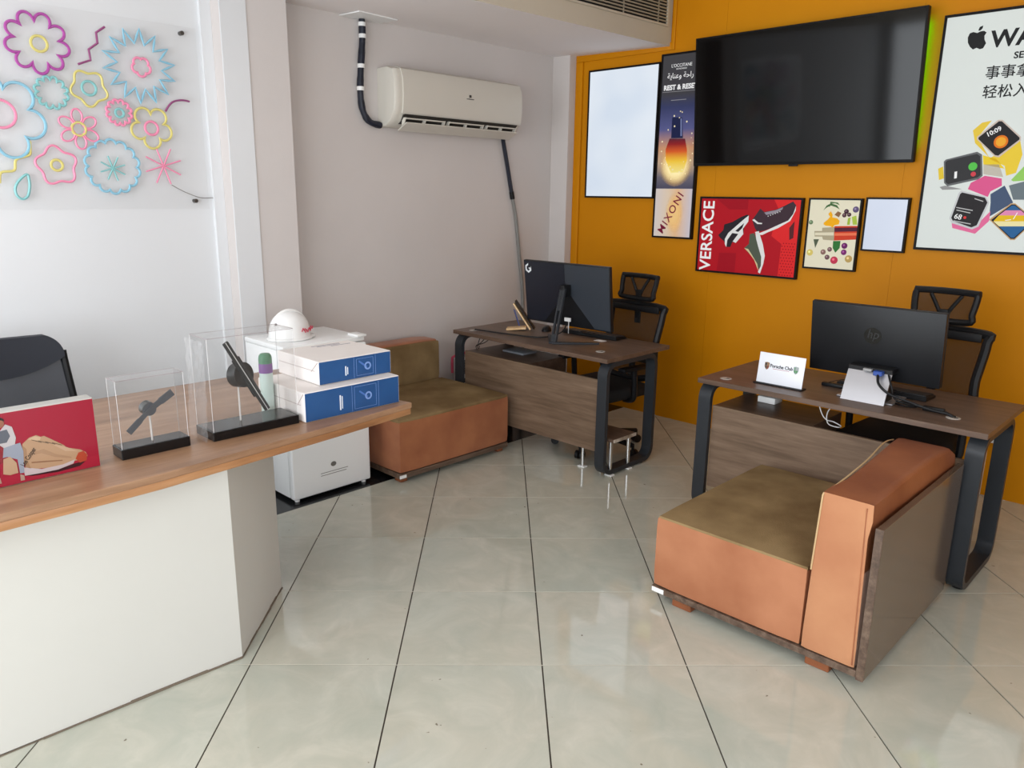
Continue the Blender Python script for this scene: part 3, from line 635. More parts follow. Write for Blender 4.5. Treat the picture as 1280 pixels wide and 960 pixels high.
    FP = {'splash': ([(-0.029,1.533),(-0.009,1.55),(0.006,1.569),(-0.007,1.587),(0.007,1.604),(0.021,1.583),(0.02,1.567),(0.051,1.562),(0.069,1.547),(0.066,1.525),(0.039,1.519),(0.03,1.502),(0.015,1.512),(-0.016,1.514),(-0.031,1.522)], (244, 176, 26), 2),
  'neck': ([(-0.085,1.478),(-0.035,1.48),(-0.037,1.5),(0.04,1.508),(0.047,1.424),(-0.023,1.426),(-0.031,1.445),(-0.079,1.443)], (176, 166, 138), 1), 'sheen': ([(-0.08,1.468),(0.04,1.475),(0.042,1.455),(-0.078,1.452)], (226, 218, 190), 2),
  'body': ([(0.04,1.513),(0.184,1.520),(0.184,1.437),(0.047,1.424)], (206, 66, 42), 1), 'band': ([(0.041,1.503),(0.184,1.511),(0.184,1.487),(0.043,1.478)], (86, 36, 56), 2), 'shine': ([(0.046,1.470),(0.184,1.478),(0.184,1.462),(0.046,1.454)], (238, 120, 84), 2),
  'leaf': ([(0.042,1.421),(0.088,1.424),(0.088,1.38),(0.064,1.349),(0.044,1.378)], (52, 118, 58), 1), 'str1': ([(0.118,1.564),(0.134,1.57),(0.133,1.525),(0.117,1.524)], (160, 186, 66), 1), 'str2': ([(0.141,1.573),(0.167,1.582),(0.179,1.527),(0.152,1.526)], (172, 196, 76), 1),
  'leaf2': ([(-0.085,1.426),(-0.049,1.428),(-0.068,1.371)], (86, 96, 76), 1), 'palm': ([(-0.041,1.608),(-0.024,1.638),(0.002,1.652),(0.041,1.642),(0.061,1.616),(0.037,1.629),(0.003,1.639),(-0.023,1.625)], (74, 110, 66), 1),
  'palm2': ([(-0.006,1.625),(-0.002,1.663),(0.045,1.658),(0.058,1.642),(0.029,1.653),(0.005,1.65)], (96, 128, 84), 1), 'cube': ([(0.032,1.583),(0.051,1.605),(0.074,1.595),(0.061,1.568)], (142, 104, 70), 1)}
    for n, (pl, c, l) in FP.items(): pt(l, pl, ink('botanical ' + n, c))
    for c, r, col in (((0.104,1.605),0.015,(70,46,56)),((0.094,1.582),0.014,(88,60,66)),((0.123,1.586),0.013,(78,52,58)),((0.160,1.618),0.019,(98,84,120)),((0.026,1.368),0.015,(120,90,92)),((-0.014,1.349),0.017,(140,106,98)),((0.015,1.318),0.016,(112,82,86)),((0.116,1.395),0.019,(110,36,100)),((0.116,1.355),0.018,(122,44,110)),((0.061,1.302),0.024,(196,60,84)),((0.150,1.316),0.023,(190,160,96)),((-0.10,1.341),0.021,(218,198,110)),((-0.113,1.532),0.014,(110,132,96))):
        pt(1, disc(c, r, 12), ink('botanical dot %d %d %d' % col, col)); pt(2, disc((c[0] - r * 0.2, c[1] + r * 0.2), r * 0.35, 8), ink('botanical lit %d %d' % col[:2], tuple(min(255, v + 60) for v in col)))
    # watch poster
    t, p, y = framed('watch_poster', 'large white poster of colourful smart watches right of the television', 0.518, 1.50, 1.397, 2.668, ink('poster white', (218, 224, 220), 0.55), fw=0.014)
    pt = lambda *a: patch(t, y, *a)
    WAT = [('w1a', 0, (232, 200, 70), [(0.74,2.056),(0.779,2.095),(0.825,2.104),(0.769,2.018),(0.839,1.912),(0.76,1.989)]), ('w1b', 0, (236, 204, 60), [(0.84,1.905),(0.973,1.996),(0.994,1.923),(0.978,1.829),(0.934,1.814),(0.92,1.866)]),
  ('w1c', 1, (206, 190, 178), [(0.765,2.022),(0.855,2.106),(0.875,2.105),(0.974,2.014),(0.976,1.996),(0.887,1.911),(0.866,1.915),(0.767,2.007)]), ('w1s', 2, (40, 38, 40), [(0.773,2.018),(0.859,2.098),(0.873,2.098),(0.968,2.01),(0.969,2.0),(0.882,1.92),(0.866,1.923),(0.774,2.009)]),
  ('w2a', 0, (230, 200, 60), [(0.592,1.855),(0.616,1.867),(0.629,1.801),(0.604,1.793)]), ('w2b', 0, (236, 206, 50), [(0.807,1.924),(0.874,1.904),(0.922,1.851),(0.817,1.875)]), ('w2g', 0, (196, 190, 176), [(0.817,1.875),(0.892,1.874),(0.922,1.807),(0.825,1.823)]), ('w2l', 0, (150, 150, 150), [(0.613,1.754),(0.641,1.762),(0.731,1.743),(0.63,1.738)]),
  ('w2c', 1, (104, 106, 108), [(0.616,1.894),(0.626,1.905),(0.777,1.943),(0.803,1.928),(0.822,1.815),(0.804,1.796),(0.653,1.758),(0.633,1.777)]), ('w2s', 2, (56, 56, 58), [(0.625,1.89),(0.634,1.899),(0.778,1.932),(0.796,1.919),(0.812,1.819),(0.799,1.806),(0.655,1.77),(0.64,1.781)]),
  ('w4n', 0, (72, 88, 116), [(0.874,1.717),(0.935,1.763),(0.988,1.674),(0.885,1.596),(0.881,1.672)]),
  ('w3a', 1, (222, 92, 144), [(0.759,1.743),(0.769,1.777),(0.833,1.815),(0.916,1.8),(0.922,1.762),(0.872,1.732),(0.863,1.702)]), ('w3b', 1, (228, 110, 156), [(0.702,1.559),(0.811,1.524),(0.887,1.626),(0.888,1.573),(0.829,1.501),(0.71,1.528)]),
  ('w3c', 2, (202, 204, 206), [(0.716,1.723),(0.728,1.735),(0.852,1.706),(0.875,1.672),(0.841,1.541),(0.811,1.524),(0.703,1.555),(0.687,1.582)]), ('w3s', 3, (44, 42, 44), [(0.724,1.716),(0.733,1.725),(0.85,1.698),(0.866,1.672),(0.831,1.548),(0.806,1.535),(0.708,1.567),(0.697,1.584)]),
  ('g1', 0, (150, 206, 100), [(0.961,1.792),(1.012,1.865),(1.055,1.922),(1.12,1.90),(1.074,1.792),(0.972,1.785)]), ('g2', 1, (110, 122, 128), [(0.955,1.763),(1.024,1.785),(1.079,1.763),(1.09,1.69),(0.986,1.689)]),
  ('w4c', 2, (196, 160, 120), [(0.887,1.581),(0.979,1.67),(0.999,1.67),(1.106,1.584),(1.024,1.476),(1.004,1.475)]), ('w4s', 3, (30, 32, 36), [(0.897,1.579),(0.982,1.664),(0.999,1.664),(1.099,1.582),(1.022,1.482),(1.005,1.482)]),
  ('st1', 4, (44, 98, 150), [(0.958,1.632),(0.984,1.659),(0.998,1.659),(1.03,1.634)]), ('st2', 4, (226, 140, 180), [(0.931,1.605),(0.958,1.632),(1.03,1.634),(1.061,1.608)]), ('st3', 4, (230, 190, 30), [(0.909,1.572),(0.931,1.605),(1.061,1.608),(1.092,1.578)]), ('st4', 4, (238, 228, 170), [(0.94,1.546),(0.909,1.572),(1.092,1.578),(1.069,1.551)]), ('st5', 4, (44, 98, 150), [(1.006,1.488),(0.94,1.546),(1.069,1.551),(1.019,1.488)]),
  ('blob', 3, (228, 120, 30), disc((0.884, 1.992), 0.034, 20)), ('blob2', 4, (240, 170, 50), disc((0.884, 1.992), 0.024, 20)), ('call', 3, (90, 196, 80), disc((0.767, 1.865), 0.022, 20)), ('end', 3, (210, 70, 80), disc((0.775, 1.824), 0.013, 16)),
  ('hand', 5, (245, 245, 245), [(1.0, 1.586), (1.004, 1.586), (1.018, 1.622), (1.014, 1.622)]), ('hand2', 5, (245, 245, 245), [(0.965, 1.577), (0.992, 1.582), (0.992, 1.586), (0.965, 1.581)])]
    for n, l, c, pl in WAT: pt(l, pl, ink('watch ' + n, c))
    ik = ink('charcoal ink', (46, 47, 48), 0.25); wt = ink('white', (245, 245, 245))
    pt(1, [(0.647,2.541),(0.654,2.562),(0.671,2.566),(0.69,2.559),(0.704,2.565),(0.722,2.566),(0.735,2.556),(0.727,2.541),(0.73,2.522),(0.74,2.502),(0.729,2.478),(0.714,2.475),(0.697,2.484),(0.681,2.477),(0.664,2.492),(0.651,2.515)], ik, 'logo'); pt(1, [(0.693,2.57),(0.698,2.588),(0.714,2.593),(0.713,2.58),(0.704,2.57)], ik, 'logo')
    F = (1, 0, 0), (0, 0, 1)
    text('lettering', 'WATCH', 0.116, (0.762, y - 0.001, 2.479), *F, ik, t, 'LEFT', 1.0, 0.0035)
    text('lettering', 'SE', 0.046, (0.880, y - 0.001, 2.412), *F, ik, t, 'LEFT', 1.05, 0.0012)
    text('lettering', '\u4e8b\u4e8b\u62ff\u624b', 0.072, (0.758, y - 0.001, 2.324), *F, ik, t, 'LEFT', 1.0, 0.0007)
    text('lettering', '\u8f7b\u677e\u5165\u624b', 0.072, (0.758, y - 0.001, 2.226), *F, ik, t, 'LEFT', 1.0, 0.0007)
    text('lettering', '10:09', 0.034, (0.815, y - 0.0022, 2.018), (0.88, 0, 0.47), (-0.47, 0, 0.88), wt, t, 'LEFT', 1.0, 0.0006)
    text('lettering', '68', 0.040, (0.709, y - 0.0026, 1.583), (0.97, 0, -0.2), (0.2, 0, 0.97), wt, t, 'LEFT', 1.0, 0.0004)
    pt(5, disc((0.766, 1.588), 0.008, 8), ink('watch heart', (220, 60, 60)))
    for k, (a, b, z) in enumerate(((0.715, 0.80, 1.64), (0.718, 0.79, 1.626), (0.80, 0.845, 1.69), (0.71, 0.80, 1.566))): pt(4, [(a, z), (b, z - 0.015), (b, z - 0.01), (a, z + 0.005)], ink('watch text grey', (190, 190, 190)))
    pt(3, [(0.682, 1.80), (0.695, 1.803), (0.692, 1.84), (0.679, 1.837)], wt)
build_lightboxes()

def build_tv():
    t = thing('television', 'large switched off black television tilted forward on the orange wall', 'television', (-0.258, 3.40, 1.89))
    w, h, d = 1.445, 0.825, 0.045; cx = -0.258
    top, bot = Vector((cx, 3.33, 2.712)), Vector((cx, 3.405, 1.890))
    up = (top - bot).normalized(); rt = Vector((1, 0, 0)); nr = rt.cross(up)
    R = Matrix(((rt.x, up.x, nr.x, bot.x), (rt.y, up.y, nr.y, bot.y), (rt.z, up.z, nr.z, bot.z), (0, 0, 0, 1)))
    def part(n, x, y, z, m, bev=0.0):
        bm = bm_box(x, y, z, bev, 2); bm.transform(R); return from_bm(n, bm, m, t, bev > 0)
    part('casing', (-w / 2, w / 2), (0, h), (-d, -0.004), M_BLACK, 0.006)
    bo = [(-w / 2, 0), (w / 2, 0), (w / 2, h), (-w / 2, h)]; bi = [(-w / 2 + 0.011, 0.018), (w / 2 - 0.011, 0.018), (w / 2 - 0.011, h - 0.011), (-w / 2 + 0.011, h - 0.011)]
    bm = bm_band(bo, bi, 'z', -0.006, 0.001); bm.transform(R); from_bm('bezel', bm, M_FRAME, t)
    part('screen', (-w / 2 + 0.011, w / 2 - 0.011), (0.018, h - 0.011), (-0.006, -0.001), M_SCREEN)
    part('sensor', (-0.03, 0.03), (-0.012, 0.0), (-0.02, -0.006), M_BLACK, 0.003)
    box('wall_bracket', (cx - 0.2, cx + 0.2), (3.43, YW - 0.001), (2.1, 2.5), M_BLACK, t)
    box('wall_bracket', (cx - 0.05, cx + 0.05), (3.385, 3.435), (2.2, 2.4), M_BLACK, t)
    box('led_strip', (0.420, 0.428), (3.44, 3.455), (1.98, 2.66), mat('green led', (30, 255, 10), 0.5, emit=9.0), t)
    box('led_strip', (-0.9, 0.41), (3.44, 3.455), (2.640, 2.648), mat('dim green led', (60, 255, 10), 0.5, emit=3.0), t)
build_tv()

def build_outlets():
    t = thing('power_trunking', 'white power outlet and cable trunking low on the orange wall behind the right desk', 'trunking', (1.07, YW, 0))
    box('outlet_box', (1.03, 1.16), (YW - 0.035, YW - 0.0005), (0.33, 0.41), M_WHITE, t, 0.004)
    box('cable_duct', (1.03, 1.06), (YW - 0.02, YW - 0.0005), (0.0, 0.33), M_WHITE, t, 0.003)
    for x in (1.075, 1.105, 1.135): cyl('socket_hole', (x, YW - 0.0355, 0.37), (x, YW - 0.034, 0.37), 0.006, M_BLACK, t, 10)
    s = thing('wall_socket', 'white wall power socket on the left wall beside the left desk', 'socket', (XW, 2.34, 0.22))
    box('housing', (XW + 0.0005, XW + 0.06), (2.315, 2.41), (0.235, 0.455), M_WHITE, s, 0.005)
    box('dark_plate', (XW + 0.06, XW + 0.066), (2.33, 2.395), (0.33, 0.44), mat('grey vent plate', (90, 92, 96), 0.5), s)
    for z in (0.35, 0.37, 0.39, 0.41): box('socket_slot', (XW + 0.066, XW + 0.068), (2.34, 2.385), (z, z + 0.008), M_BLACK, s)
    cyl('plug', (XW + 0.06, 2.35, 0.29), (XW + 0.10, 2.35, 0.29), 0.016, M_BLACK, s, 10)
    tube('plug_cable', catmull([(XW + 0.10, 2.35, 0.29), (XW + 0.13, 2.30, 0.31), (XW + 0.08, 2.22, 0.27), (XW + 0.05, 2.24, 0.16), (XW + 0.06, 2.30, 0.02)], 6), 0.004, M_BLACK, s)
    pk = mat('pink cable', (214, 84, 112), 0.5)
    p = tube('pink_cable', catmull([(XW + 0.035, 2.275, 0.35), (XW + 0.035, 2.275, 0.45), (XW + 0.035, 2.292, 0.475), (XW + 0.035, 2.38, 0.485), (XW + 0.035, 2.45, 0.49), (XW + 0.035, 2.48, 0.46), (XW + 0.035, 2.485, 0.30)], 6), 0.010, pk)
    tag(rebase(p), 'thick pink cable bent over the wall socket beside the left desk', 'cable')
build_outlets()

# ================================================================ FURNITURE
def build_counter():
    t = thing('reception_counter', 'white reception counter with a thick oak top at the left edge', 'counter', (-0.95, -1.0, 0))
    # base body: front, angled end, back
    base = [(-0.52, -2.2), (-0.437, -0.38), (-0.802, -0.014), (-1.25, -0.014), (-1.25, -2.2)]
    prism('base', base, 'z', 0.006, 0.756, M_COUNTERBASE, t)
    rnd = random.Random(5); ck = mat('chipped plaster', (110, 98, 84), 0.9)
    for a, b, n in (((-0.52, -2.2), (-0.437, -0.38), 14), ((-0.437, -0.38), (-0.802, -0.014), 6)):
        for k in range(n):
            f = k / n; g = (k + 1) / n
            p = (a[0] + (b[0] - a[0]) * f, a[1] + (b[1] - a[1]) * f); q = (a[0] + (b[0] - a[0]) * g, a[1] + (b[1] - a[1]) * g)
            dx, dy = (b[1] - a[1]), -(b[0] - a[0]); L = math.hypot(dx, dy); o1, o2 = rnd.uniform(0.002, 0.006), rnd.uniform(0.002, 0.006)
            prism('sealant_bead', [p, (p[0] + dx / L * o1, p[1] + dy / L * o1), (q[0] + dx / L * o2, q[1] + dy / L * o2), q], 'z', 0.0005, 0.004 + rnd.uniform(0.0, 0.008), ck, t)
    front = [(-0.352, -2.2), (-0.352, -1.069), (-0.353, -0.90), (-0.362, -0.63), (-0.392, -0.35), (-0.439, 0.066), (-0.496, 0.484)]
    back = [(-0.74, 0.43), (-1.46, 0.40), (-1.455, -2.2)]
    top = front + back
    c = prism('countertop', top, 'z', 0.785, 0.810, M_COUNTER, t, 0.003, 1)
    ins = [(x - 0.012, y - (0.006 if i >= 6 else 0)) for i, (x, y) in enumerate(front)] + [(-0.75, 0.418), (-1.44, 0.388), (-1.44, -2.2)]
    prism('edge_moulding', [(x + 0.010, y + (0.002 if i >= 6 else 0)) for i, (x, y) in enumerate(ins)], 'z', 0.757, 0.786, M_COUNTEREDGE, t, 0.004, 2)
build_counter()

def soft_box(name, x, y, z, r, m, parent, bulge=0.0, seg=4):
    bm = bm_box(x, y, z, 0)
    bmesh.ops.subdivide_edges(bm, edges=list(bm.edges), cuts=6, use_grid_fill=True)
    cx, cy, cz = sum(x) / 2, sum(y) / 2, sum(z) / 2
    for v in bm.verts:   # rounded corners
        q = Vector((min(max(v.co.x, x[0] + r), x[1] - r), min(max(v.co.y, y[0] + r), y[1] - r), min(max(v.co.z, z[0] + r), z[1] - r)))
        d = v.co - q
        if d.length > r: v.co = q + d.normalized() * r
        if bulge and v.co.z > z[1] - r * 0.5:
            a = (1 - ((v.co.x - cx) / ((x[1] - x[0]) / 2)) ** 2) * (1 - ((v.co.y - cy) / ((y[1] - y[0]) / 2)) ** 2)
            v.co.z += bulge * max(0, a)
    o = from_bm(name, bm, m, parent, True)
    return o
def build_sofas():
    t = thing('sofa_section', 'armless tan suede sofa section with olive seat and backrest against the left wall', 'sofa', (-1.85, 1.56, 0))
    x0, x1, y0, y1 = -2.27, -1.41, 1.105, 2.015
    box('plinth', (x0 + 0.02, x1 - 0.004), (y0 + 0.004, y1 - 0.004), (0.030, 0.062), M_PLINTH, t, 0.002, 1)
    for x in (x0 + 0.06, x1 - 0.06):
        for y in (y0 + 0.05, y1 - 0.05): box('foot', (x - 0.03, x + 0.03), (y - 0.025, y + 0.025), (0.0005, 0.036), M_FOOTWOOD, t, 0.003, 1)
    soft_box('seat_base', (x0 + 0.02, x1), (y0, y1), (0.062, 0.392), 0.02, M_SUEDEDARK, t)
    soft_box('seat_cushion', (-2.09, x1 - 0.004), (y0 + 0.004, y1 - 0.004), (0.365, 0.398), 0.014, M_OLIVE, t, 0.012)
    soft_box('backrest', (x0, -2.085), (y0, y1 - 0.03), (0.385, 0.685), 0.035, M_SUEDEDARK, t)
    soft_box('back_cushion', (-2.115, -2.068), (y0 + 0.005, y1 - 0.035), (0.39, 0.672), 0.02, M_OLIVE, t)
    box('white_sticker', (x1 - 0.005, x1 + 0.001), (y0 - 0.002, y0 + 0.045), (0.037, 0.055), M_WHITE, t)
    t = thing('sofa_section', 'tan suede corner sofa section with one padded arm in front of the right desk', 'sofa', (0.82, 1.53, 0))
    x0, x1, y0, y1 = 0.383, 1.272, 1.075, 2.0
    box('plinth', (x0, 1.246), (y0 - 0.006, y1), (0.04, 0.066), M_PLINTH, t, 0.002, 1)
    for x in (x0 + 0.14, 1.10):
        for y in (y0 + 0.012, y1 - 0.10): box('foot', (x - 0.045, x + 0.045), (y, y + 0.07), (0.0005, 0.041), M_FOOTWOOD, t, 0.003, 1)
    soft_box('seat_base', (x0, 1.035), (y0, y1), (0.066, 0.380), 0.014, M_SUEDESEAT, t)
    soft_box('seat_cushion', (x0 + 0.004, 1.035), (y0 + 0.004, y1 - 0.004), (0.360, 0.388), 0.014, M_OLIVE, t, 0.012)
    # padded arm: its top swells out towards the seat at the far end
    bm = bm_box((1.035, 1.238), (y0 - 0.002, y1 + 0.03), (0.066, 0.672), 0)
    bmesh.ops.subdivide_edges(bm, edges=list(bm.edges), cuts=9, use_grid_fill=True)
    for v in bm.verts:
        r = 0.035; lo = Vector((1.035 + r, y0 - 0.002 + r * 0.5, 0.066)); hi = Vector((1.238 - r, y1 + 0.03 - r, 0.672 - r))
        q = Vector((min(max(v.co.x, lo.x), hi.x), min(max(v.co.y, y0 + 0.008), hi.y), min(max(v.co.z, 0.076), hi.z))); d = v.co - q
        rr = r if v.co.y > 1.2 else 0.012
        if v.co.y <= 1.2:
            q = Vector((min(max(v.co.x, 1.047), 1.226), min(max(v.co.y, y0 + 0.010), 9), min(max(v.co.z, 0.078), 0.660))); d = v.co - q
        if d.length > rr: v.co = q + d.normalized() * rr
        s = max(0, (v.co.y - 1.25) / 0.75); h = max(0, (v.co.z - 0.36) / 0.31)
        if v.co.x < 1.13: v.co.x -= 0.05 * min(1, s) ** 2 * h * h
        if v.co.x > 1.13 and v.co.z > 0.60: v.co.x += 0.012
        v.co.x += (1.137 - v.co.x) * 0.16 * max(0, (v.co.z - 0.066) / 0.6) * (1 - 0.6 * min(1, s)); v.co.z += 0.018 * max(0, h)
        v.co.z += 0.010 * math.sin(min(1, s) * math.pi) * h
        if v.co.y > 1.9: v.co.z -= 0.9 * (v.co.y - 1.9) ** 1.5 * h
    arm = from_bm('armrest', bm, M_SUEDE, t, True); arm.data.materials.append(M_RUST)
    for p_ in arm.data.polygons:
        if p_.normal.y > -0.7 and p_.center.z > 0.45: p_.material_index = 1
    tube('piping', [(1.045 + 0.011 * k / 8, y0 - 0.001, 0.385 + 0.29 * k / 8) for k in range(9)] + catmull([(1.057, y0 + 0.004, 0.682), (1.060, 1.2, 0.686), (1.045, 1.5, 0.692), (1.008, 1.8, 0.688), (0.999, 1.95, 0.668)], 6), 0.0032, M_PIPING, t, seg=6)
    tube('seam', [(1.226 - 0.018 * k / 8, y0 - 0.0012, 0.08 + 0.59 * k / 8) for k in range(9)], 0.0022, M_SUEDEDARK, t, seg=6)
    box('side_panel', (1.247, 1.271), (y0 - 0.006, y1), (0.036, 0.612), M_GLOSSPANEL, t, 0.001, 1)
    box('side_panel_edge', (1.246, 1.272), (y0 - 0.009, y0 - 0.005), (0.036, 0.613), M_PLINTH, t)
    box('white_sticker', (x0 + 0.004, x0 + 0.062), (y0 - 0.0075, y0 - 0.006), (0.043, 0.063), M_WHITE, t)
build_sofas()

# ---- desks
def make_desk(label, x0, boxlen):
    w, d = 1.36, 0.66; y0 = 2.035
    t = thing('office_desk', label, 'desk', (x0 + w / 2, y0 + d / 2, 0), group='walnut desks on looped metal legs')
    box('desktop', (x0, x0 + w), (y0, y0 + d), (0.724, 0.750), M_DESK, t, 0.0015, 1)
    for a in (x0 + 0.005, x0 + w - 0.075):
        L = from_bm('leg_frame', bm_band(rrect(y0 + 0.012, y0 + 0.54, 0.012, 0.723, 0.085, 8), rrect(y0 + 0.040, y0 + 0.512, 0.040, 0.695, 0.058, 8), 'x', a, a + 0.07), M_CHARCOAL, t, True)
        for y in (y0 + 0.11, y0 + 0.44): cyl('foot_pad', (a + 0.035, y, 0.0005), (a + 0.035, y, 0.0125), 0.024, M_BLACK, L, 14)
    box('cross_beam', (x0 + 0.075, x0 + w - 0.075), (y0 + 0.30, y0 + 0.34), (0.684, 0.7235), M_CHARCOAL, t)
    box('modesty_panel', (x0 + 0.077, x0 + w - 0.077), (y0 + 0.042, y0 + 0.060), (0.150, 0.606), M_DESKPANEL, t, 0.001, 1)
    bx = box('storage_shelf', (x0 + 0.077, x0 + 0.077 + boxlen), (y0 + 0.0605, y0 + 0.43), (0.40, 0.603), M_DESK, t)
    box('drawer_front', (x0 + 0.085, x0 + 0.069 + boxlen), (y0 + 0.4305, y0 + 0.446), (0.41, 0.595), M_BLACK, bx)
    for gx, gy in ((x0 + 0.115, y0 + 0.09), (x0 + w - 0.175, y0 + 0.16)):
        g = lathe('grommet', [(0.030, 0), (0.030, 0.0015), (0.026, 0.003), (0.02, 0.003)], (gx, gy, 0.7502), mat('grey grommet', (170, 164, 156), 0.4), t, 24)
        prism('grommet_slot', [(gx + 0.004, gy - 0.010), (gx + 0.020, gy - 0.006), (gx + 0.020, gy + 0.006), (gx + 0.004, gy + 0.010)], 'z', 0.7532, 0.7536, M_BLACK, g)
    return t
make_desk('walnut desk beside the left wall holding the monitor with the white emblem', -1.99, 0.60)
make_desk('walnut desk behind the sofa arm holding the sign and silver-footed monitor', -0.027, 0.53)

def build_low_table():
    t = thing('low_table', 'low wooden stand on chrome legs under the left desk', 'table', (-0.76, 2.25, 0))
    box('board', (-0.91, -0.615), (2.115, 2.345), (0.222, 0.242), M_DESK, t, 0.001, 1)
    box('end_band', (-0.6155, -0.611), (2.115, 2.345), (0.222, 0.242), mat('bare chipboard', (196, 186, 172), 0.8, rgb2=(120, 98, 76), vscale=14), t)
    for x, y in ((-0.865, 2.135), (-0.865, 2.32), (-0.65, 2.135), (-0.65, 2.32)):
        l = cyl('leg', (x, y, 0.008), (x, y, 0.2225), 0.0125, M_CHROME, t, 14)
        box('foot_plate', (x - 0.026, x + 0.026), (y - 0.02, y + 0.02), (0.0005, 0.009), M_WHITE, l, 0.002, 1)
build_low_table()

# ---- swivel chairs with head rests; local frame: sitter looks to -y
def make_task_chair(label, loc, rz, lift=0.0):
    t = thing('office_chair', label, 'chair', loc, rz, 'black mesh office chairs behind the desks', local=True)
    b = lathe('base_hub', [(0.03, 0.06), (0.042, 0.07), (0.042, 0.12), (0.03, 0.135)], (0, 0, 0), M_BLACK, t, 18)
    for k in range(5):
        a = math.radians(90 + 72 * k - 17); c, s = math.cos(a), math.sin(a)
        cyl('base_arm', (0.02 * c, 0.02 * s, 0.102), (0.30 * c, 0.30 * s, 0.082), 0.026, M_BLACK, t, 10, r2=0.017)
        cx, cy = 0.30 * c, 0.30 * s
        st = cyl('caster_stem', (cx, cy, 0.045), (cx, cy, 0.088), 0.010, M_BLACK, t, 8)
        for q in (-1, 1): cyl('caster_wheel', (cx - s * 0.006 * q, cy + c * 0.006 * q, 0.0285), (cx - s * 0.028 * q, cy + c * 0.028 * q, 0.0285), 0.028, M_BLACK, st, 14)
    cyl('gas_lift', (0, 0, 0.12), (0, 0, 0.40 + lift), 0.026, M_BLACK, t, 14)
    z = lift
    box('tilt_mechanism', (-0.09, 0.09), (-0.10, 0.12), (0.375 + z, 0.415 + z), M_BLACK, t, 0.01)
    bm = bm_box((-0.245, 0.245), (-0.25, 0.225), (0.41 + z, 0.495 + z), 0.035, 3); from_bm('seat', bm, M_BLACKSOFT, t, True)
    def back(u, v):  # u across, v along the height; slight recline and wrap
        return Vector((u, 0.255 + 0.10 * v - 0.25 * (u * u), 0.52 + z + 0.47 * v))
    # backrest frame
    out = [(-0.195, 0.0), (0.195, 0.0), (0.212, 0.5), (0.226, 0.90), (0.20, 0.99), (-0.20, 0.99), (-0.226, 0.90), (-0.212, 0.5)]
    P = [back(u, v) for u, v in [tuple(p[:2]) for p in catmull([(u, v, 0) for u, v in out], 5, True)]]
    tube('back_frame', P, 0.023, M_BLACK, t, True, 8)
    bm = bmesh.new(); n, m_ = 10, 10; G = [[bm.verts.new(back((-0.20 - 0.02 * j / m_) * (1 - 2 * i / n), j / m_)) for i in range(n + 1)] for j in range(m_ + 1)]
    for j in range(m_):
        for i in range(n): bm.faces.new((G[j][i], G[j][i + 1], G[j + 1][i + 1], G[j + 1][i]))
    from_bm('back_mesh', bm, M_MESH, t, True)
    bm = bm_box((-0.205, 0.205), (0.318, 0.334), (0.945 + z, 0.988 + z), 0.006, 2)
    for v in bm.verts: v.co.y -= 0.25 * v.co.x ** 2
    from_bm('back_top_band', bm, M_BLACK, t, True)
    tube('back_post', catmull([(0, 0.08, 0.395 + z), (0, 0.24, 0.40 + z), (0, 0.30, 0.52 + z), (0, 0.325, 0.70 + z)], 5), 0.022, M_BLACK, t)
    box('lumbar_bar', (-0.20, 0.20), (0.288, 0.312), (0.60 + z, 0.65 + z), M_BLACK, t, 0.008)
    # head rest
    box('head_post', (-0.024, 0.024), (0.335, 0.350), (0.86 + z, 1.09 + z), M_BLACK, t, 0.005)
    def head(u, v): return Vector((u, 0.335 + 0.035 * v - 0.9 * u * u, 1.035 + z + 0.145 * v))
    ho = [(-0.125, 0.0), (0.125, 0.0), (0.140, 0.3), (0.148, 0.92), (0.13, 1.0), (-0.13, 1.0), (-0.148, 0.92), (-0.140, 0.3)]
    tube('head_frame', [head(u, v) for u, v in [tuple(p[:2]) for p in catmull([(u, v, 0) for u, v in ho], 5, True)]], 0.017, M_BLACK, t, True, 8)
    bm = bmesh.new(); G = [[bm.verts.new(head(-0.14 + 0.28 * i / 10, j / 4)) for i in range(11)] for j in range(5)]
    for j in range(4):
        for i in range(10): bm.faces.new((G[j][i], G[j][i + 1], G[j + 1][i + 1], G[j + 1][i]))
    from_bm('head_mesh', bm, M_MESH, t, True)
    for q in (-1, 1): tube('head_bracket', catmull([(0.0, 0.348, 1.03 + z), (0.035 * q, 0.346, 1.10 + z), (0.075 * q, 0.352, 1.165 + z)], 5), 0.010, M_BLACK, t, seg=6)
    for q in (-1, 1):
        a = tube('arm_post', catmull([(0.19 * q, 0.02, 0.405 + z), (0.265 * q, 0.02, 0.42 + z), (0.275 * q, 0.02, 0.50 + z), (0.275 * q, 0.01, 0.62 + z)], 5), 0.019, M_BLACK, t)
        box('arm_pad', (0.275 * q - 0.03, 0.275 * q + 0.03), (-0.12, 0.13), (0.618 + z, 0.645 + z), M_BLACK, a, 0.010)
    return t
make_task_chair('black mesh office chair with headrest tucked behind the left desk', (-1.045, 2.53, 0), math.radians(-5), -0.03)
make_task_chair('black mesh office chair with headrest raised behind the right desk', (0.85, 2.55, 0), math.radians(-4), 0.045)

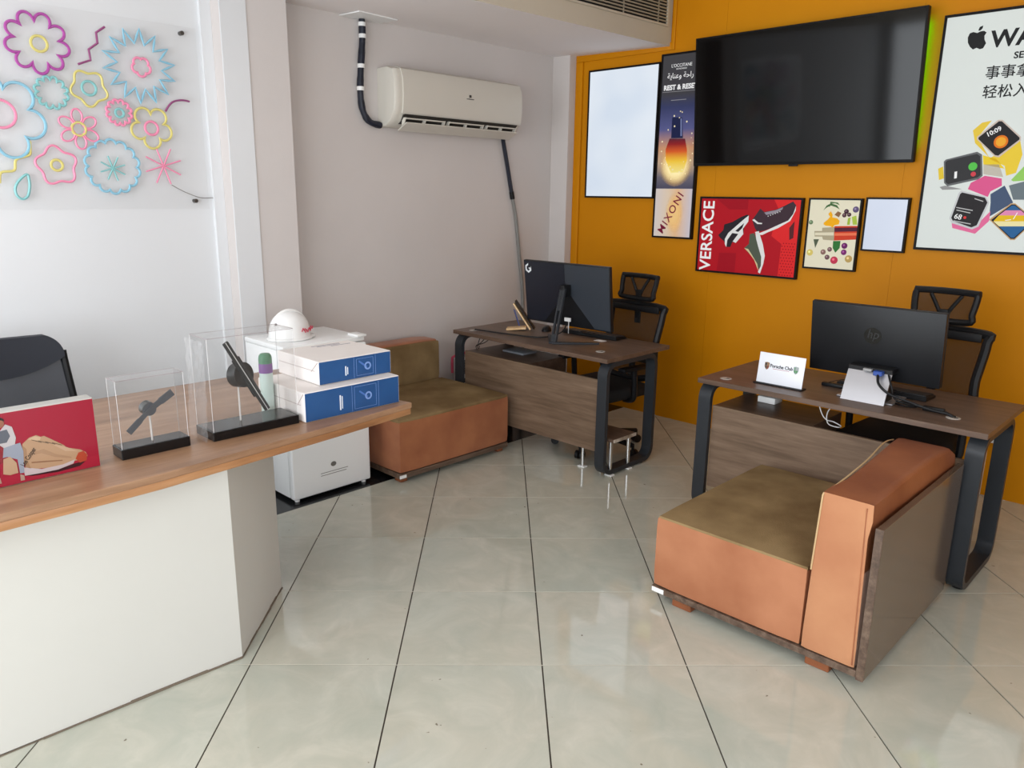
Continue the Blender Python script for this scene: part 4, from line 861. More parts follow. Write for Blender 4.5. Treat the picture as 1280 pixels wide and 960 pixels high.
def build_counter_chair():
    # sitter looks towards +x
    t = thing('office_chair', 'black low-back office chair behind the oak reception counter', 'chair', (-1.86, -0.72, 0), math.radians(90), local=True)
    # local: sitter looks to -y -> after 90 deg rotation looks to +x
    lathe('base_hub', [(0.03, 0.06), (0.042, 0.07), (0.042, 0.12), (0.03, 0.135)], (0, 0, 0), M_BLACK, t, 18)
    for k in range(5):
        a = math.radians(90 + 72 * k); c, s = math.cos(a), math.sin(a)
        cyl('base_arm', (0.02 * c, 0.02 * s, 0.102), (0.28 * c, 0.28 * s, 0.082), 0.026, M_BLACK, t, 10, r2=0.017)
        st = cyl('caster_stem', (0.28 * c, 0.28 * s, 0.045), (0.28 * c, 0.28 * s, 0.088), 0.010, M_BLACK, t, 8)
        cyl('caster_wheel', (0.28 * c - s * 0.025, 0.28 * s + c * 0.025, 0.0285), (0.28 * c + s * 0.025, 0.28 * s - c * 0.025, 0.0285), 0.028, M_BLACK, st, 14)
    cyl('gas_lift', (0, 0, 0.12), (0, 0, 0.42), 0.026, M_BLACK, t, 14)
    from_bm('seat', bm_box((-0.24, 0.24), (-0.24, 0.20), (0.41, 0.50), 0.035, 3), M_BLACKSOFT, t, True)
    navy = mat('dark navy pad', (28, 31, 40), 0.6, bump=0.15, bscale=300)
    yb = -0.035
    def B(u, z): return Vector((u, yb + 0.10 * (z - 0.55) - 0.35 * u * u + 0.03, z))
    prof = []
    def halfw(z):
        if z > 0.94: return 0.262 - 0.09 * (1 - math.sqrt(max(0, 1 - ((z - 0.94) / 0.10) ** 2)))
        return 0.285 - 0.025 * min(1, max(0, (z - 0.6) / 0.34))
    def sheet(name, z0f, z1, m, thick, rows=10, cols=14):
        bm = bmesh.new(); F = []; K = []
        for j in range(rows + 1):
            rf, rk = [], []
            for i in range(cols + 1):
                a = -1 + 2 * i / cols; z0 = z0f(a); z = z0 + (z1 - z0) * j / rows
                p = B(a * halfw(z), z); rf.append(bm.verts.new(p - Vector((0, thick, 0)))); rk.append(bm.verts.new(p + Vector((0, thick, 0))))
            F.append(rf); K.append(rk)
        for j in range(rows):
            for i in range(cols):
                bm.faces.new((F[j][i], F[j][i + 1], F[j + 1][i + 1], F[j + 1][i])); bm.faces.new((K[j][i], K[j + 1][i], K[j + 1][i + 1], K[j][i + 1]))
            bm.faces.new((F[j][0], F[j + 1][0], K[j + 1][0], K[j][0])); bm.faces.new((F[j][-1], K[j][-1], K[j + 1][-1], F[j + 1][-1]))
        for i in range(cols):
            bm.faces.new((F[0][i], K[0][i], K[0][i + 1], F[0][i + 1])); bm.faces.new((F[-1][i], F[-1][i + 1], K[-1][i + 1], K[-1][i]))
        return from_bm(name, bm, m, t, True)
    sheet('head_pad', lambda a: 0.86 + 0.075 * a * a, 1.037, navy, 0.022)
    sheet('back_mesh', lambda a: 0.55, 0.95, mesh_fabric('grey chair mesh', (40, 44, 54), 0.36), 0.004)
    P = [B(-halfw(0.55), 0.55)] + [B(-halfw(z), z) for z in (0.65, 0.75, 0.85, 0.92)]
    for q in (-1, 1): tube('back_frame', [B(q * halfw(z), z) for z in (0.55, 0.62, 0.70, 0.78, 0.86, 0.92, 0.96)], 0.016, M_BLACK, t)
    tube('back_post', catmull([(0, 0.05, 0.41), (0, 0.10, 0.43), (0, 0.05, 0.60)], 5), 0.022, M_BLACK, t)
build_counter_chair()

def build_fridge():
    t = thing('refrigerator', 'small white refrigerator standing behind the counter end', 'refrigerator', (-1.80, 0.76, 0))
    x0, xf, y0, y1, h = -2.03, -1.585, 0.505, 1.018, 0.885
    b = box('cabinet', (x0, xf - 0.045), (y0, y1), (0.022, h - 0.03), M_FRIDGE, t, 0.006)
    box('top_cover', (x0, xf - 0.02), (y0 - 0.003, y1 + 0.003), (h - 0.03, h), M_FRIDGE, t, 0.008)
    d = box('door', (xf - 0.042, xf), (y0, y1), (0.018, h - 0.034), M_FRIDGE, t, 0.010, 3)
    box('door_gasket', (xf - 0.0455, xf - 0.0415), (y0 + 0.006, y1 - 0.006), (0.05, h - 0.04), mat('grey gasket', (120, 124, 128), 0.6), d)
    lg = mat('grey print', (140, 138, 132), 0.5)
    prism('badge', disc((0.765, 0.175), 0.018, 20, 0.8), 'x', xf, xf + 0.0008, mat('badge grey', (112, 110, 104), 0.4), d, smooth=False)
    for z, a, b_ in ((0.132, 0.68, 0.86), (0.118, 0.68, 0.85)): prism('badge_lettering', [(a, z), (b_, z), (b_, z + 0.004), (a, z + 0.004)], 'x', xf, xf + 0.0006, lg, d)
    hg = box('hinge_cover', (xf - 0.10, xf - 0.0), (y1 - 0.06, y1 + 0.003), (h - 0.002, h + 0.012), M_WHITE, t, 0.004)
    for x in (x0 + 0.05, xf - 0.03):
        for y in (y0 + 0.035, y1 - 0.035): cyl('foot', (x, y, 0.0005), (x, y, 0.0235), 0.014, M_WHITE, t, 12)
    box('toe_kick', (x0 + 0.03, xf - 0.05), (y0 + 0.05, y1 - 0.05), (0.004, 0.0225), M_BLACK, t)
    # hard hat on top of it
    hx, hy, hz = -1.795, 0.655, h + 0.001
    t = thing('hard_hat', 'white hard hat with a red scrawl resting on the refrigerator', 'helmet', (hx, hy, hz))
    prof = [(0.128, 0.012), (0.125, 0.03), (0.121, 0.06), (0.110, 0.095), (0.09, 0.122), (0.06, 0.142), (0.03, 0.151), (0.004, 0.153)]
    hw = mat('gloss white shell', (238, 238, 236), 0.2, spec=0.6)
    lathe('shell', prof, (hx, hy, hz), hw, t, 40, sx=0.82, sy=0.93)
    lathe('brim', [(0.124, 0.0), (0.136, 0.002), (0.139, 0.008), (0.134, 0.014), (0.124, 0.018)], (hx, hy, hz), hw, t, 40, sx=0.83, sy=0.94)
    prism('peak', [(hx - 0.085, hy + 0.05), (hx - 0.055, hy + 0.128), (hx, hy + 0.146), (hx + 0.055, hy + 0.128), (hx + 0.085, hy + 0.05)], 'z', hz + 0.004, hz + 0.016, hw, t, 0.004, 2)
    rib = [(hx, hy - 0.115 + 0.23 * k / 12, hz + 0.02 + 0.138 * math.sqrt(max(0, 1 - ((k - 6) / 6.2) ** 2))) for k in range(13)]
    tube('ridge', rib, 0.010, hw, t, seg=8)
    red = mat('red marker', (200, 70, 90), 0.5)
    for k, (a, z0) in enumerate(((8, 0.058), (20, 0.05), (32, 0.054), (44, 0.062))):
        an = math.radians(a); r = 0.1235
        c = Vector((hx + 0.825 * r * math.cos(an), hy + 0.935 * r * math.sin(an), hz + z0))
        tube('scrawl', [c + Vector((0.004, 0, -0.008)), c + Vector((0.003, 0.008, 0.010)), c + Vector((0.003, 0.016, -0.006)), c + Vector((0.001, 0.022, 0.008))], 0.0035, red, t, seg=6)
    for a in (-70, 100): cyl('vent_plug', (hx + 0.09 * math.cos(math.radians(a)), hy + 0.10 * math.sin(math.radians(a)), hz + 0.092), (hx + 0.097 * math.cos(math.radians(a)), hy + 0.107 * math.sin(math.radians(a)), hz + 0.094), 0.006, M_BLACK, t, 10)
build_fridge()

# ================================================================ THINGS ON THE COUNTER
ZT = 0.8105
def display_case(label, x, y, h, hb, hub, tips, blade_w, r_hub, tube_blade=False):
    t = thing('display_case', label, 'display case', ((x[0] + x[1]) / 2, (y[0] + y[1]) / 2, ZT), group='clear cases with hologram fans')
    box('plinth', x, y, (ZT, ZT + hb), mat('gloss black plinth', (16, 16, 18), 0.12), t, 0.002, 1)
    a = 0.004; th = 0.0025; z0, z1 = ZT + hb, ZT + h
    cv = box('acrylic_pane', (x[1] - a - th, x[1] - a), (y[0] + a, y[1] - a), (z0, z1), M_ACRYL, t)
    box('acrylic_pane', (x[0] + a, x[0] + a + th), (y[0] + a, y[1] - a), (z0, z1), M_ACRYL, t)
    box('acrylic_pane', (x[0] + a + th, x[1] - a - th), (y[0] + a, y[0] + a + th), (z0, z1), M_ACRYL, t)
    box('acrylic_pane', (x[0] + a + th, x[1] - a - th), (y[1] - a - th, y[1] - a), (z0, z1), M_ACRYL, t)
    box('acrylic_pane', (x[0] + a, x[1] - a), (y[0] + a, y[1] - a), (z1, z1 + th), M_ACRYL, t)
    e = 0.0008
    for xx in (x[0] + a, x[1] - a):
        for yy in (y[0] + a, y[1] - a): cyl('acrylic_edge', (xx, yy, z0), (xx, yy, z1), e, M_ACRYLEDGE, t, 6)
    for s, q in (((x[0] + a, y[0] + a), (x[0] + a, y[1] - a)), ((x[1] - a, y[0] + a), (x[1] - a, y[1] - a)), ((x[0] + a, y[0] + a), (x[1] - a, y[0] + a)), ((x[0] + a, y[1] - a), (x[1] - a, y[1] - a))):
        cyl('acrylic_edge', (*s, z1), (*q, z1), e, mat('acrylic top edge', (150, 132, 136), 0.3), t, 6)
    return t
def build_counter_things():
    dk = mat('graphite rotor', (58, 60, 66), 0.45)
    t = display_case('small clear display case with a grey fan blade pointing up to the right', (-0.656, -0.571), (-0.671, -0.442), 0.268, 0.036, None, None, 0, 0)
    hx = -0.612; hub = Vector((hx, -0.558, 0.960))
    bl = thing('hologram_fan', 'two-bladed grey fan standing inside the small display case', 'fan', (hx, -0.558, ZT + 0.036))
    cyl('stem', (hx, -0.555, ZT + 0.0365), (hx, -0.556, 0.945), 0.0035, mat('clear stem', (205, 200, 195), 0.2, alpha=0.8), bl, 10)
    cyl('motor', (hx - 0.016, hub.y - 0.004, hub.z + 0.004), (hx + 0.004, hub.y, hub.z), 0.024, mat('motor grey', (90, 92, 92), 0.25, metal=0.5), bl, 24)
    cyl('hub', (hx + 0.004, hub.y, hub.z), (hx + 0.012, hub.y, hub.z), 0.0225, dk, bl, 24)
    for tip, w in (((-0.634, 0.893), 0.0105), ((-0.478, 1.008), 0.0125)):
        d = Vector((0, tip[0] - hub.y, tip[1] - hub.z)); L = d.length; d.normalize(); n = Vector((0, -d.z, d.y))
        A = [hub + n * w * 0.75, hub - n * w * 0.75, hub + d * L * 0.45 - n * w * 0.8, hub + d * L * 0.47 - n * w, hub + d * L - n * w, hub + d * L + n * w, hub + d * L * 0.47 + n * w, hub + d * L * 0.45 + n * w * 0.8]
        prism('blade', [(p.y, p.z) for p in A], 'x', hx + 0.0125, hx + 0.0165, dk, bl)
    t = display_case('large clear display case with a black fan blade leaning to the left', (-0.695, -0.553), (-0.367, -0.024), 0.372, 0.034, None, None, 0, 0)
    hx = -0.615; hub = Vector((hx, -0.205, 1.022))
    bl = thing('hologram_fan', 'black bar-shaped fan with round motor inside the large display case', 'fan', (hx, -0.205, ZT + 0.034))
    bk = mat('satin black rotor', (30, 32, 33), 0.3)
    cyl('stem', (hx - 0.02, -0.222, ZT + 0.0345), (hx - 0.02, -0.222, 1.0), 0.0035, mat('clear stem', (205, 200, 195), 0.2), bl, 10)
    cyl('motor', (hx - 0.04, hub.y - 0.012, hub.z - 0.006), (hx - 0.018, hub.y - 0.006, hub.z - 0.003), 0.045, bk, bl, 32)
    cyl('motor_cap', (hx - 0.018, hub.y - 0.006, hub.z - 0.003), (hx + 0.0, hub.y, hub.z), 0.047, bk, bl, 32)
    d = Vector((0, -0.123 + 0.266, 0.872 - 1.150)).normalized(); n = Vector((0, -d.z, d.y))
    a, b = Vector((0, -0.272, 1.152)), Vector((0, -0.124, 0.874)); w = 0.0115
    prism('blade', [((p).y, (p).z) for p in (a + n * w, a - n * w, b - n * w, b + n * w)], 'x', hx + 0.001, hx + 0.010, bk, bl, 0.002, 1)
    prism('blade_highlight', [((p).y, (p).z) for p in (a + n * 0.0012, a - n * 0.0012, b - n * 0.0012, b + n * 0.0012)], 'x', hx + 0.010, hx + 0.0106, mat('pale line', (190, 190, 188), 0.4), bl)
    m = a + (b - a) * 0.5; prism('blade_root', [((p).y, (p).z) for p in (m - d * 0.085 + n * 0.017, m - d * 0.085 - n * 0.017, m + d * 0.085 - n * 0.017, m + d * 0.085 + n * 0.017)], 'x', hx + 0.0003, hx + 0.006, bk, bl, 0.002, 1)
    # crumpled film still hanging round the left end of the big case
    bm = bmesh.new(); rnd = random.Random(2); G = []
    for j in range(15):
        row = []
        for i in range(9):
            z = ZT + 0.004 + 0.36 * j / 14; x = -0.700 + 0.15 * i / 8
            row.append(bm.verts.new((x, -0.374 - 0.004 * abs(math.sin(j * 1.3 + i)) - rnd.uniform(0, 0.005) - (0.012 * (1 - j / 14) ** 2), z)))
        G.append(row)
    for j in range(14):
        for i in range(8): bm.faces.new((G[j][i], G[j][i + 1], G[j + 1][i + 1], G[j + 1][i]))
    f = from_bm('plastic_film', bm, clear_plastic('crumpled film', haze=0.10, rough=0.12)); f = rebase(f)
    tag(f, 'crumpled clear wrapping film on the left end of the large display case', 'film')
    # blue and white cartons
    blue = mat('carton blue', (38, 82, 134), 0.35, rgb2=(34, 74, 124), vscale=6); card = mat('carton white', (232, 226, 222), 0.6, var=0.03, vscale=8); pale = mat('pale blue print', (120, 150, 205), 0.5); wp = mat('white print', (225, 230, 238), 0.5); gp = mat('grey lettering', (120, 120, 140), 0.6)
    def carton(label, x, y, z):
        t = thing('carton', label, 'box', ((x[0] + x[1]) / 2, (y[0] + y[1]) / 2, z[0]), group='blue-fronted cartons stacked on the counter')
        box('body', x, y, z, card, t, 0.0025, 1)
        xf = x[1]; L = y[1] - y[0]; H = z[1] - z[0]
        f = box('blue_front', (xf - 0.0002, xf + 0.0012), (y[0] + 0.002, y[1] - 0.004), (z[0] + 0.002, z[1] - 0.003), blue, t)
        def strip(a, b, c, d, m): box('print_line', (xf + 0.0012, xf + 0.0016), (y[0] + a, y[0] + b), (z[0] + c, z[0] + d), m, f)
        u, v = 0.50 * L, 0.735 * L
        strip(u, v, 0.012, 0.0132, pale); strip(u, v, H - 0.014, H - 0.0128, pale); strip(u, u + 0.0012, 0.012, H - 0.014, pale); strip(v, v + 0.0012, 0.012, H - 0.014, pale); strip(u - 0.012, u - 0.0108, 0.004, H - 0.006, pale); strip(v + 0.012, v + 0.0132, 0.004, H - 0.006, pale)
        strip(0.345 * L, 0.345 * L + 0.006, 0.022, H - 0.035, wp); strip(0.345 * L + 0.010, 0.345 * L + 0.014, 0.026, H - 0.040, wp)
        cyc, czc = y[0] + 0.62 * L, z[0] + H * 0.5
        prism('print_icon', [(cyc - 0.032, czc + 0.022), (cyc - 0.028, czc + 0.028), (cyc + 0.012, czc - 0.002), (cyc + 0.008, czc - 0.008)], 'x', xf + 0.0012, xf + 0.0017, mat('mid blue print', (74, 112, 180), 0.5), f)
        from_bm('print_icon', bm_band(disc((cyc + 0.014, czc), 0.017, 18), disc((cyc + 0.014, czc), 0.010, 18), 'x', xf + 0.0012, xf + 0.0018), pale, f)
        cx = (x[0] + x[1]) / 2
        for k, (a, b) in enumerate(((0.40, 0.80), (0.45, 0.78), (0.62, 0.90))): box('print_line', (x[0] + 0.03 + 0.018 * k, x[0] + 0.036 + 0.018 * k), (y[0] + a * L, y[0] + b * L), (z[1], z[1] + 0.0004), gp, t)
        box('flap_seam', (x[0] + 0.01, x[1] - 0.03), (y[0] - 0.0008, y[0] - 0.0001), (z[0] + H * 0.55, z[0] + H * 0.55 + 0.002), mat('seam shade', (176, 160, 156), 0.7), t)
        prism('flap_tab', [(x[1] - 0.004, z[1] - 0.004), (x[1] - 0.055, z[0] + 0.5 * H), (x[1] - 0.058, z[0] + 0.5 * H), (x[1] - 0.008, z[1] - 0.004)], 'y', y[0] - 0.0012, y[0] - 0.0002, mat('seam shade', (176, 160, 156), 0.7), t)
    carton('lower and larger blue-fronted carton lying on the counter end', (-0.90, -0.537), (-0.007, 0.448), (ZT, ZT + 0.118))
    carton('upper and smaller blue-fronted carton on top of the larger carton', (-0.92, -0.600), (0.100, 0.455), (ZT + 0.1195, ZT + 0.216))
    # spray can
    cx, cy = -0.775, -0.0345
    t = thing('spray_can', 'spray can with green cap and purple collar behind the large display case', 'spray can', (cx, cy, ZT))
    lathe('can_body', [(0.0245, 0.0), (0.0262, 0.004), (0.0262, 0.165), (0.0245, 0.175)], (cx, cy, ZT), mat('pale can', (206, 222, 216), 0.3, rgb2=(186, 208, 200), vscale=18), t, 28)
    lathe('purple_collar', [(0.0268, 0.166), (0.0269, 0.168), (0.0268, 0.202), (0.0262, 0.204)], (cx, cy, ZT), mat('purple collar', (128, 84, 150), 0.4), t, 28)
    lathe('green_cap', [(0.0262, 0.202), (0.0262, 0.224), (0.0235, 0.236), (0.018, 0.243), (0.004, 0.2445)], (cx, cy, ZT), mat('green cap', (74, 128, 96), 0.4), t, 28)
    # red trainer light box
    x0, x1, y0, y1, z0, z1 = -0.628, -0.570, -1.135, -0.738, ZT, 1.040
    t = thing('trainer_light_box', 'red table light box picturing a beige trainer and a seated model on the counter', 'light box', ((x0 + x1) / 2, (y0 + y1) / 2, z0))
    box('casing', (x0, x1 - 0.001), (y0, y1), (z0, z1), mat('grey aluminium casing', (190, 188, 182), 0.4, metal=0.3), t, 0.002, 1)
    ip = lambda n, c: mat('table print ' + n, tuple(int(v * 0.81) for v in c), 0.2, emit=0.03)
    box('picture', (x1 - 0.001, x1 + 0.0005), (y0 + 0.003, y1 - 0.002), (z0 + 0.002, z1 - 0.003), ip('crimson', (178, 22, 52)), t)
    RED = [('floor', 0, (186, 26, 56), [(-1.13, 0.815), (-0.741, 0.815), (-0.741, 0.85), (-1.13, 0.835)]),
  ('shadow', 1, (60, 16, 26), [(-0.952,0.833),(-0.917,0.831),(-0.861,0.83),(-0.813,0.838),(-0.781,0.838),(-0.8,0.826),(-0.862,0.822),(-0.931,0.827)]),
  ('upper', 2, (204, 164, 126), [(-0.947,0.933),(-0.927,0.949),(-0.908,0.953),(-0.896,0.945),(-0.887,0.946),(-0.872,0.934),(-0.836,0.904),(-0.83,0.895),(-0.793,0.88),(-0.778,0.868),(-0.774,0.856),(-0.78,0.844),(-0.802,0.846),(-0.816,0.847),(-0.846,0.843),(-0.883,0.842),(-0.928,0.848),(-0.947,0.858),(-0.95,0.885)]),
  ('panel', 3, (190, 150, 116), [(-0.935,0.900),(-0.893,0.905),(-0.860,0.880),(-0.82,0.862),(-0.82,0.857),(-0.865,0.872),(-0.9,0.893),(-0.94,0.893)]), ('toe', 3, (196, 74, 44), [(-0.809,0.853),(-0.799,0.871),(-0.784,0.873),(-0.775,0.859),(-0.778,0.84),(-0.798,0.837)]),
  ('sole', 3, (218, 200, 200), [(-0.953,0.86),(-0.906,0.843),(-0.846,0.843),(-0.811,0.851),(-0.817,0.839),(-0.861,0.83),(-0.917,0.831),(-0.952,0.833)]),
  ('jacket', 4, (216, 208, 208), [(-0.998,0.986),(-0.983,1.003),(-0.967,0.992),(-0.961,0.957),(-0.966,0.937),(-0.975,0.913),(-0.987,0.921),(-1.004,0.921),(-1.03,0.93),(-1.035,0.97)]), ('shirt', 5, (104, 108, 118), [(-1.012,0.983),(-0.981,0.987),(-0.975,0.965),(-0.986,0.947),(-1.012,0.947)]),
  ('jeans', 5, (164, 170, 184), [(-0.968,0.937),(-0.952,0.939),(-0.947,0.911),(-0.953,0.843),(-0.964,0.844),(-0.965,0.889),(-0.99,0.903),(-1.025,0.90),(-1.03,0.925)]), ('legs', 5, (164, 170, 184), [(-1.03,0.925),(-1.012,0.915),(-1.018,0.845),(-1.03,0.845)]), ('scarf', 6, (150, 30, 40), [(-1.008,0.946),(-0.996,0.933),(-1.004,0.888),(-1.012,0.885)]),
  ('bag', 6, (208, 170, 134), [(-1.001,0.898),(-0.983,0.902),(-0.969,0.879),(-0.968,0.847),(-0.99,0.845),(-1.007,0.852)]), ('foot', 6, (196, 160, 140), [(-0.964,0.841),(-0.954,0.835),(-0.954,0.820),(-0.965,0.820)]), ('foot2', 6, (196, 160, 140), [(-1.028,0.843),(-1.016,0.843),(-1.014,0.825),(-1.028,0.825)]),
  ('head', 5, (168, 110, 84), disc((-0.996, 1.008), 0.0105, 14, 1.25)), ('hair', 6, (40, 30, 28), [(-1.008,1.012),(-1.003,1.024),(-0.992,1.026),(-0.985,1.019),(-0.985,1.012),(-0.992,1.018),(-1.0,1.014)])]
    for n, l, c, pl in RED: prism('print_shape', pl, 'x', x1 + 0.0005 + 0.0003 * l, x1 + 0.0005 + 0.0003 * (l + 1), ip(n, c), t, smooth=False)
    for n, l, c, pl in (('tongue', 3, (226, 192, 156), [(-0.932,0.944),(-0.912,0.951),(-0.896,0.944),(-0.90,0.934),(-0.918,0.940)]), ('heel', 3, (182, 140, 104), [(-0.948,0.93),(-0.938,0.915),(-0.94,0.88),(-0.934,0.852),(-0.946,0.858),(-0.95,0.885)]), ('vamp', 3, (218, 182, 148), [(-0.868,0.915),(-0.832,0.898),(-0.80,0.876),(-0.835,0.885)]), ('line', 4, (160, 116, 84), [(-0.93,0.872),(-0.89,0.866),(-0.846,0.858),(-0.846,0.855),(-0.89,0.862),(-0.93,0.868)])):
        prism('print_shape', pl, 'x', x1 + 0.0005 + 0.0003 * l, x1 + 0.0005 + 0.0003 * (l + 1), ip('shoe ' + n, c), t, smooth=False)
    lc = ip('lace', (96, 78, 60))
    for k in range(4): prism('print_shape', [(-0.922 + 0.018 * k, 0.942 - 0.007 * k), (-0.896 + 0.018 * k, 0.928 - 0.007 * k), (-0.896 + 0.018 * k, 0.926 - 0.007 * k), (-0.922 + 0.018 * k, 0.940 - 0.007 * k)], 'x', x1 + 0.0015, x1 + 0.0018, lc, t, smooth=False)
    text('lettering', 'Lee Cooper', 0.020, (x1 + 0.0022, -0.950, 0.862), (0, 0.62, 0.78), (0, -0.78, 0.62), ip('lettering', (70, 50, 40)), t, 'LEFT', 0.62, 0.0003)
build_counter_things()

# ================================================================ THINGS ON THE DESKS
ZD = 0.7505
def tilted_box(name, cx, w, bot, top, d0, d1, m, t, bev=0.004, u0=0.0, u1=1.0, du=0.0):
    """slab between bottom-edge and top-edge lines given as (y, z); d0..d1 is the depth behind/in front of that plane"""
    b = Vector((0, bot[0], bot[1])); tp = Vector((0, top[0], top[1])); up = (tp - b); L = up.length; up.normalize(); n = Vector((0, -up.z, up.y))
    bm = bm_box((cx - w / 2 + du, cx + w / 2 + du), (L * u0, L * u1), (d0, d1), bev, 2)
    for v in bm.verts:
        q = b + up * v.co.y + n * v.co.z; v.co = Vector((v.co.x, q.y, q.z))
    return from_bm(name, bm, m, t, True)
def build_desk_one():
    t = thing('monitor', 'wide black monitor with a white hexagonal emblem, seen from behind, on the left desk', 'monitor', (-1.22, 2.30, ZD))
    bot, top = (2.41, 0.828), (2.36, 1.247); cx, w = -1.258, 0.735
    tilted_box('screen_shell', cx, w, bot, top, -0.030, 0.0, M_MONBACK, t, 0.004)
    b = Vector((0, *bot)); tp = Vector((0, *top)); up = (tp - b).normalized()
    def face(n, poly, m, d=0.0):   # outline in (x, height) laid on the monitor back
        nn = Vector((0, -up.z, up.y)); bm = bm_prism(poly, 'z', 0.0002 + d, 0.0009 + d)
        for v in bm.verts:
            q = b + up * v.co.y + nn * v.co.z; v.co = Vector((v.co.x, q.y, q.z))
        return from_bm(n, bm, m, t)
    # the V-shaped gloss and matte fields of the back shell
    nn = Vector((0, -up.z, up.y))
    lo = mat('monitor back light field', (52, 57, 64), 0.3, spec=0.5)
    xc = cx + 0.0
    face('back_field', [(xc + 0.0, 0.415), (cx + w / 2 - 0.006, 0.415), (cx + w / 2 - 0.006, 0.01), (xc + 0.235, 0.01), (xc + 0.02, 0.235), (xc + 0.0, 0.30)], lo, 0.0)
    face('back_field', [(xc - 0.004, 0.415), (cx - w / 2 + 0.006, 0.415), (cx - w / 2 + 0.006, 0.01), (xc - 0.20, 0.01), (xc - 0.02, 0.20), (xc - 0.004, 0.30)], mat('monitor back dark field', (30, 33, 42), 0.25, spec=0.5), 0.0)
    # emblem: hexagon ring with a notch
    hx, hz, R = cx - w / 2 + 0.042, 0.368, 0.030
    def hexp(r): return [(hx + r * math.sin(math.radians(60 * k)), hz + r * 1.12 * math.cos(math.radians(60 * k))) for k in range(6)]
    o, i = hexp(R), hexp(R * 0.58)
    wm = mat('emblem white', (225, 228, 230), 0.4)
    for k in (1, 2, 3, 4, 5):
        q = (k + 1) % 6
        face('emblem', [o[k], o[q], i[q], i[k]] if k not in (1,) else [o[1], o[2], i[2], (hx + 0.004, hz - 0.004), (hx + 0.004, hz + 0.004), (o[1][0], hz + 0.004)], wm, 0.0008) if k != 0 else None
    face('emblem', [o[0], o[1], i[1], i[0]], wm, 0.0008) if False else None
    # stand
    ap = Vector((-1.17, 2.175, ZD))
    col = [(-0.022, 0.0), (0.022, 0.0), (0.022, 0.335), (-0.022, 0.335)]
    def colp(n, x0, x1, z0, z1, m):
        bm = bm_box((x0, x1), (2.160, 2.182), (z0, z1), 0.003, 1)
        for v in bm.verts:
            f = (v.co.z - ZD) / 0.33; v.co.y += 0.145 * f; v.co.x += -0.055 * f
        return from_bm(n, bm, m, t)
    sx = -1.17
    colp('stand_column', sx - 0.022, sx - 0.009, ZD + 0.004, ZD + 0.34, M_CHARCOAL); colp('stand_column', sx + 0.009, sx + 0.022, ZD + 0.004, ZD + 0.34, M_CHARCOAL); colp('stand_column', sx - 0.009, sx + 0.009, ZD + 0.20, ZD + 0.34, M_CHARCOAL); colp('stand_column', sx - 0.009, sx + 0.009, ZD + 0.004, ZD + 0.06, M_CHARCOAL)
    box('stand_mount', (sx - 0.076, sx - 0.036), (2.305, 2.376), (ZD + 0.28, ZD + 0.36), M_BLACK, t, 0.005)
    for a in ((-0.955, 2.375), (-1.385, 2.375)):
        d = Vector((a[0] - sx, a[1] - 2.165, 0)).normalized(); n = Vector((-d.y, d.x, 0))
        A = Vector((sx, 2.158, 0)); B = Vector((*a, 0))
        prism('stand_foot', [tuple((A + n * 0.020)[:2]), tuple((A - n * 0.020)[:2]), tuple((B - n * 0.011)[:2]), tuple((B + n * 0.011)[:2])], 'z', ZD, ZD + 0.012, M_CHARCOAL, t, 0.002, 1)
    box('port_plug', (cx + 0.005, cx + 0.055), (2.370, 2.384), (ZD + 0.115, ZD + 0.140), M_WHITE, t, 0.002, 1)
    tube('video_cable', catmull([(cx + 0.03, 2.377, ZD + 0.12), (cx + 0.0, 2.37, ZD + 0.05), (cx - 0.06, 2.34, ZD + 0.012), (-1.36, 2.24, ZD + 0.006), (-1.52, 2.19, ZD + 0.006), (-1.70, 2.155, ZD + 0.006), (-1.86, 2.125, ZD + 0.008)], 6), 0.0045, M_BLACK, t, seg=6)
    tube('usb_cable', catmull([(cx + 0.04, 2.377, ZD + 0.12), (cx + 0.045, 2.37, ZD + 0.08), (cx + 0.02, 2.40, ZD + 0.03)], 6), 0.0025, M_WHITE, t, seg=6)
    # keyboard with keys
    def keyboard(label, x0, x1, y0, y1, rz=0.0):
        k = thing('keyboard', label, 'keyboard', ((x0 + x1) / 2, (y0 + y1) / 2, ZD), rz, local=True)
        W_, D_ = (x1 - x0) / 2, (y1 - y0) / 2
        prism('case', [(-D_, 0.0005), (D_, 0.0005), (D_, 0.012), (-D_, 0.024)], 'x', -W_, W_, M_BLACK, k, 0.002, 1, local=True)
        kc = mat('keycap black', (34, 34, 37), 0.5)
        n = 15; st = 2 * (W_ - 0.008) / n; rw = 2 * (D_ - 0.008) / 5
        for r in range(5):
            for c in range(n):
                if r == 0 and 4 < c < 10: continue
                x = -W_ + 0.008 + c * st; y = -D_ + 0.008 + r * rw; z = 0.024 - 0.012 * ((y + D_) / (2 * D_))
                box('key', (x + 0.001, x + st - 0.001), (y + 0.001, y + rw - 0.001), (z - 0.002, z + 0.005), kc, k, local=True)
        box('space_key', (-W_ + 0.008 + 5 * st + 0.001, -W_ + 0.008 + 10 * st - 0.001), (D_ - 0.008 - rw + 0.001, D_ - 0.009), (0.011, 0.0185), kc, k, local=True)
        return k
    keyboard('black keyboard on the left desk behind the wide monitor', -1.40, -0.955, 2.535, 2.665, math.radians(3))
    keyboard('black keyboard on the right desk behind the silver monitor stand', 0.56, 0.99, 2.40, 2.53, math.radians(-2))
